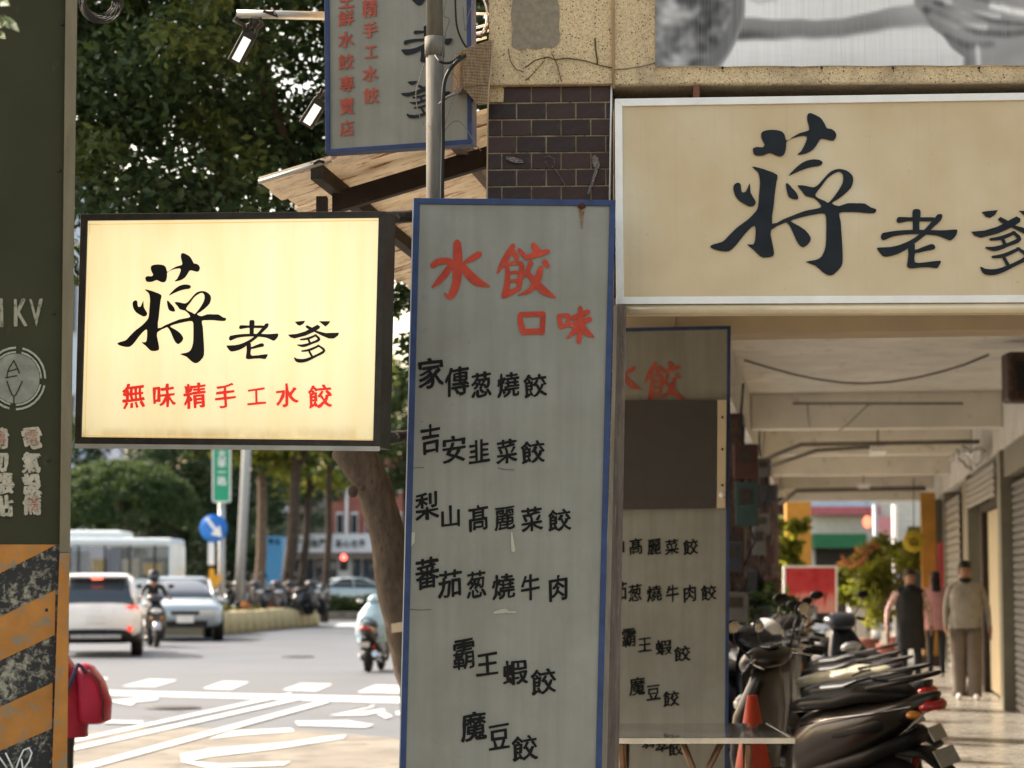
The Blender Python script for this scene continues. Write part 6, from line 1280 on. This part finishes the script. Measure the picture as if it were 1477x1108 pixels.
def plant(label, px, py, d, r, mt, n=900, potm=None, leaf=.14, flowers=False, k=9):
    c = P(px, py, d); b = Vector((c.x, d, 0)); t = thing('potted_plant', label, 'plant', b); rr_ = random.Random(px)
    m = MB(); m.loft([(0,c.x,d,.14,.14),(.04,c.x,d,.16,.16),(.34,c.x,d,.21,.21),(.38,c.x,d,.23,.23)], 'z', 16, 2); m.build('pot', potm or M_brick, t)
    m = MB()
    for _ in range(4): m.tube([(c.x,d,.36),(c.x+rr_.uniform(-.05,.05),d,c.z*.6),(c.x+rr_.uniform(-r,r)*.5,d+rr_.uniform(-r,r)*.4,c.z)], [.018,.012,.006], 6)
    m.build('stems', M_bark3, t)
    leaves('foliage', mt, t, [(c+Vector((rr_.uniform(-r,r), rr_.uniform(-r,r)*.6, rr_.uniform(-r,r)*1.1)), r*.5) for _ in range(k)], n, leaf, rnd=rr_)
    if flowers: leaves('flowers', L_flower, t, [(c+Vector((rr_.uniform(-r,r), rr_.uniform(-r,0)*.6, r*.6+rr_.uniform(-.1,.3))), r*.25) for _ in range(8)], 240, .14, rnd=rr_)
plant('tall yellow-green leafy plant beside the orange pillar', 1127, 782, 42, .38, L_lime, 1300, leaf=.2); plant('drooping yellow-green plant left of the red panel', 1110, 822, 40, .3, L_lime, 700)
plant('bushy plant with orange blossoms right of the red panel', 1252, 830, 44, .5, L_lime, 1500, flowers=True, k=12); plant('large green plant behind the woman in the black vest', 1280, 845, 40, .5, L_lime, 2200, k=14); plant('yellow-green shrub catching the sun near the round yellow sign', 1292, 800, 46, .42, L_lime, 1200)
plant('dark potted shrub under the meter boxes', 1090, 880, 27, .28, L_mid, 900, leaf=.12); plant('low dark shrub in front of the red panel', 1130, 893, 29, .28, L_mid, 900, leaf=.12); plant('pale leafy plant between red panel and grey box', 1216, 850, 41, .26, L_lime, 600)
gb = thing('grey_utility_box', 'pale grey utility box right of the red panel', 'utility box', GD(1236, 45)); a = GD(1226,45); b = GD(1250,45)
m = MB(); m.box((a.x,45,0),(b.x,45.5,P(1236,826,45).z)); m.build('cabinet', M_gpole, gb, .02); m = MB(); m.box((a.x+.03,44.985,.1),(b.x-.03,44.998,1.3)); m.build('door', M_white, gb)
# far street beyond the arcade
fs_ = thing('far_shophouse', 'far pale shophouse with a green awning beyond the end of the arcade', 'building', GD(1220, 82))
def fq(x0, x1, y0, y1, d, dep, mt, nm, z0=None, par=None):
    a, b = P(x0,y0,d), P(x1,y0,d); zb = 0 if y1 is None else P(x0,y1,d).z; m = MB(); m.box((a.x,d,zb if z0 is None else z0),(b.x,d+dep,a.z)); return m.build(nm, mt, par or fs_)
fq(1060,1420,560,None,84,8,mat('pale cream facade', (.60,.56,.48), .8),'wall'); fq(1172,1262,720,731,83.6,.6,mat('pale blue fascia', (.45,.55,.66), .6),'fascia'); fq(1172,1270,731,742,83.4,.8,mat('faded red fascia', (.45,.12,.13), .6),'fascia')
fq(1174,1250,770,790,82.8,1.2,mat('deep green awning', (.03,.14,.06), .7),'awning'); fq(1176,1330,792,None,83.9,.3,M_dark,'opening_shade'); fq(1262,1292,745,772,82.9,.2,mat('pink sign panel', (.62,.26,.26), .6),'sign_panel'); fq(1120,1134,716,745,70,.2,M_white,'white_panel')  # opening is a dark slab painting its shade; end panel plain white
for x_, d_, lb_ in ((1264,58,'grey lamp post left of the pink panel beyond the arcade'),(1292,52,'sunlit white post beyond the arcade, right of the pink panel')):
    t = thing('street_post', lb_, 'post', GD(x_, d_)); q = GD(x_, d_); m = MB(); m.tube([q, Vector((q.x,q.y,P(x_,728,d_).z))], .07, 10); m.build('shaft', M_gpole if x_ < 1280 else M_white, t); m = MB(); m.tube([q, q+Vector((0,0,.25))], .12, 10); m.build('foot', M_gpole, t)
rl = thing('red_lantern', 'small red paper lantern hanging beyond the end of the arcade', 'lantern', P(1251,753,50)); m = MB(); m.ball(P(1251,753,50), (.10,.10,.14), 14, 8); m.build('lantern_body', mat('lit red lantern paper', (.6,.08,.04), .6, emit=(1,.18,.10), est=.9, bump=0), rl); m = MB(); m.tube([P(1251,743,50), P(1251,700,50)], .006, 5); m.build('cord', M_cable, rl)
ys = thing('round_yellow_sign', 'round yellow hanging sign at the far end of the arcade above the walkers', 'sign', P(1318,781,36)); m = MB(); m.wheel(P(1318,781,36), .18, .05, 'y', 26, [(-.5,0),(-.5,.92),(0,1),(.5,.92),(.5,0)]); m.build('disc', mat('yellow sign paint', (.45,.33,.03), .5, var=.2), ys); m = MB(); m.tube([P(1318,765,36), P(1318,690,36)], .008, 5); m.build('rod', M_cable, ys)
f5 = Plane(P(1318,781,35.96), 0); letters(ys, M_ink, f5, [('山',1318,781,13,13)], .01, .03, .02, 0)
oc = thing('orange_column', 'narrow orange shop column near the round yellow sign', 'column', A(2.9, 31.5)); m = MB(); m.abox(2.50, 2.76, 31.4, 31.7, 0, 3.1); m.build('shaft', mat('ochre orange paint', (.42,.22,.045)), oc, .01); m = MB(); m.abox(2.47, 2.79, 31.37, 31.73, 0, .2); m.build('plinth', M_pil2, oc)
wl = thing('wall_speaker', 'dark wall-mounted box high at the right edge under the arcade ceiling', 'speaker', A(WALL-.05, 11, 3.1))
c_ = P(1470, 543, 20.0); m = MB(); m.box((c_.x-.10,c_.y,c_.z-.23),(c_.x+.3,c_.y+.3,c_.z+.23)); m.build('housing', M_pil2, wl, .03); m = MB(); m.box((c_.x-.02,c_.y-.02,c_.z-.14),(c_.x+.25,c_.y-.002,c_.z+.14)); m.build('grille', M_cable, wl)
# props cleanup
bpy.context.view_layer.update()
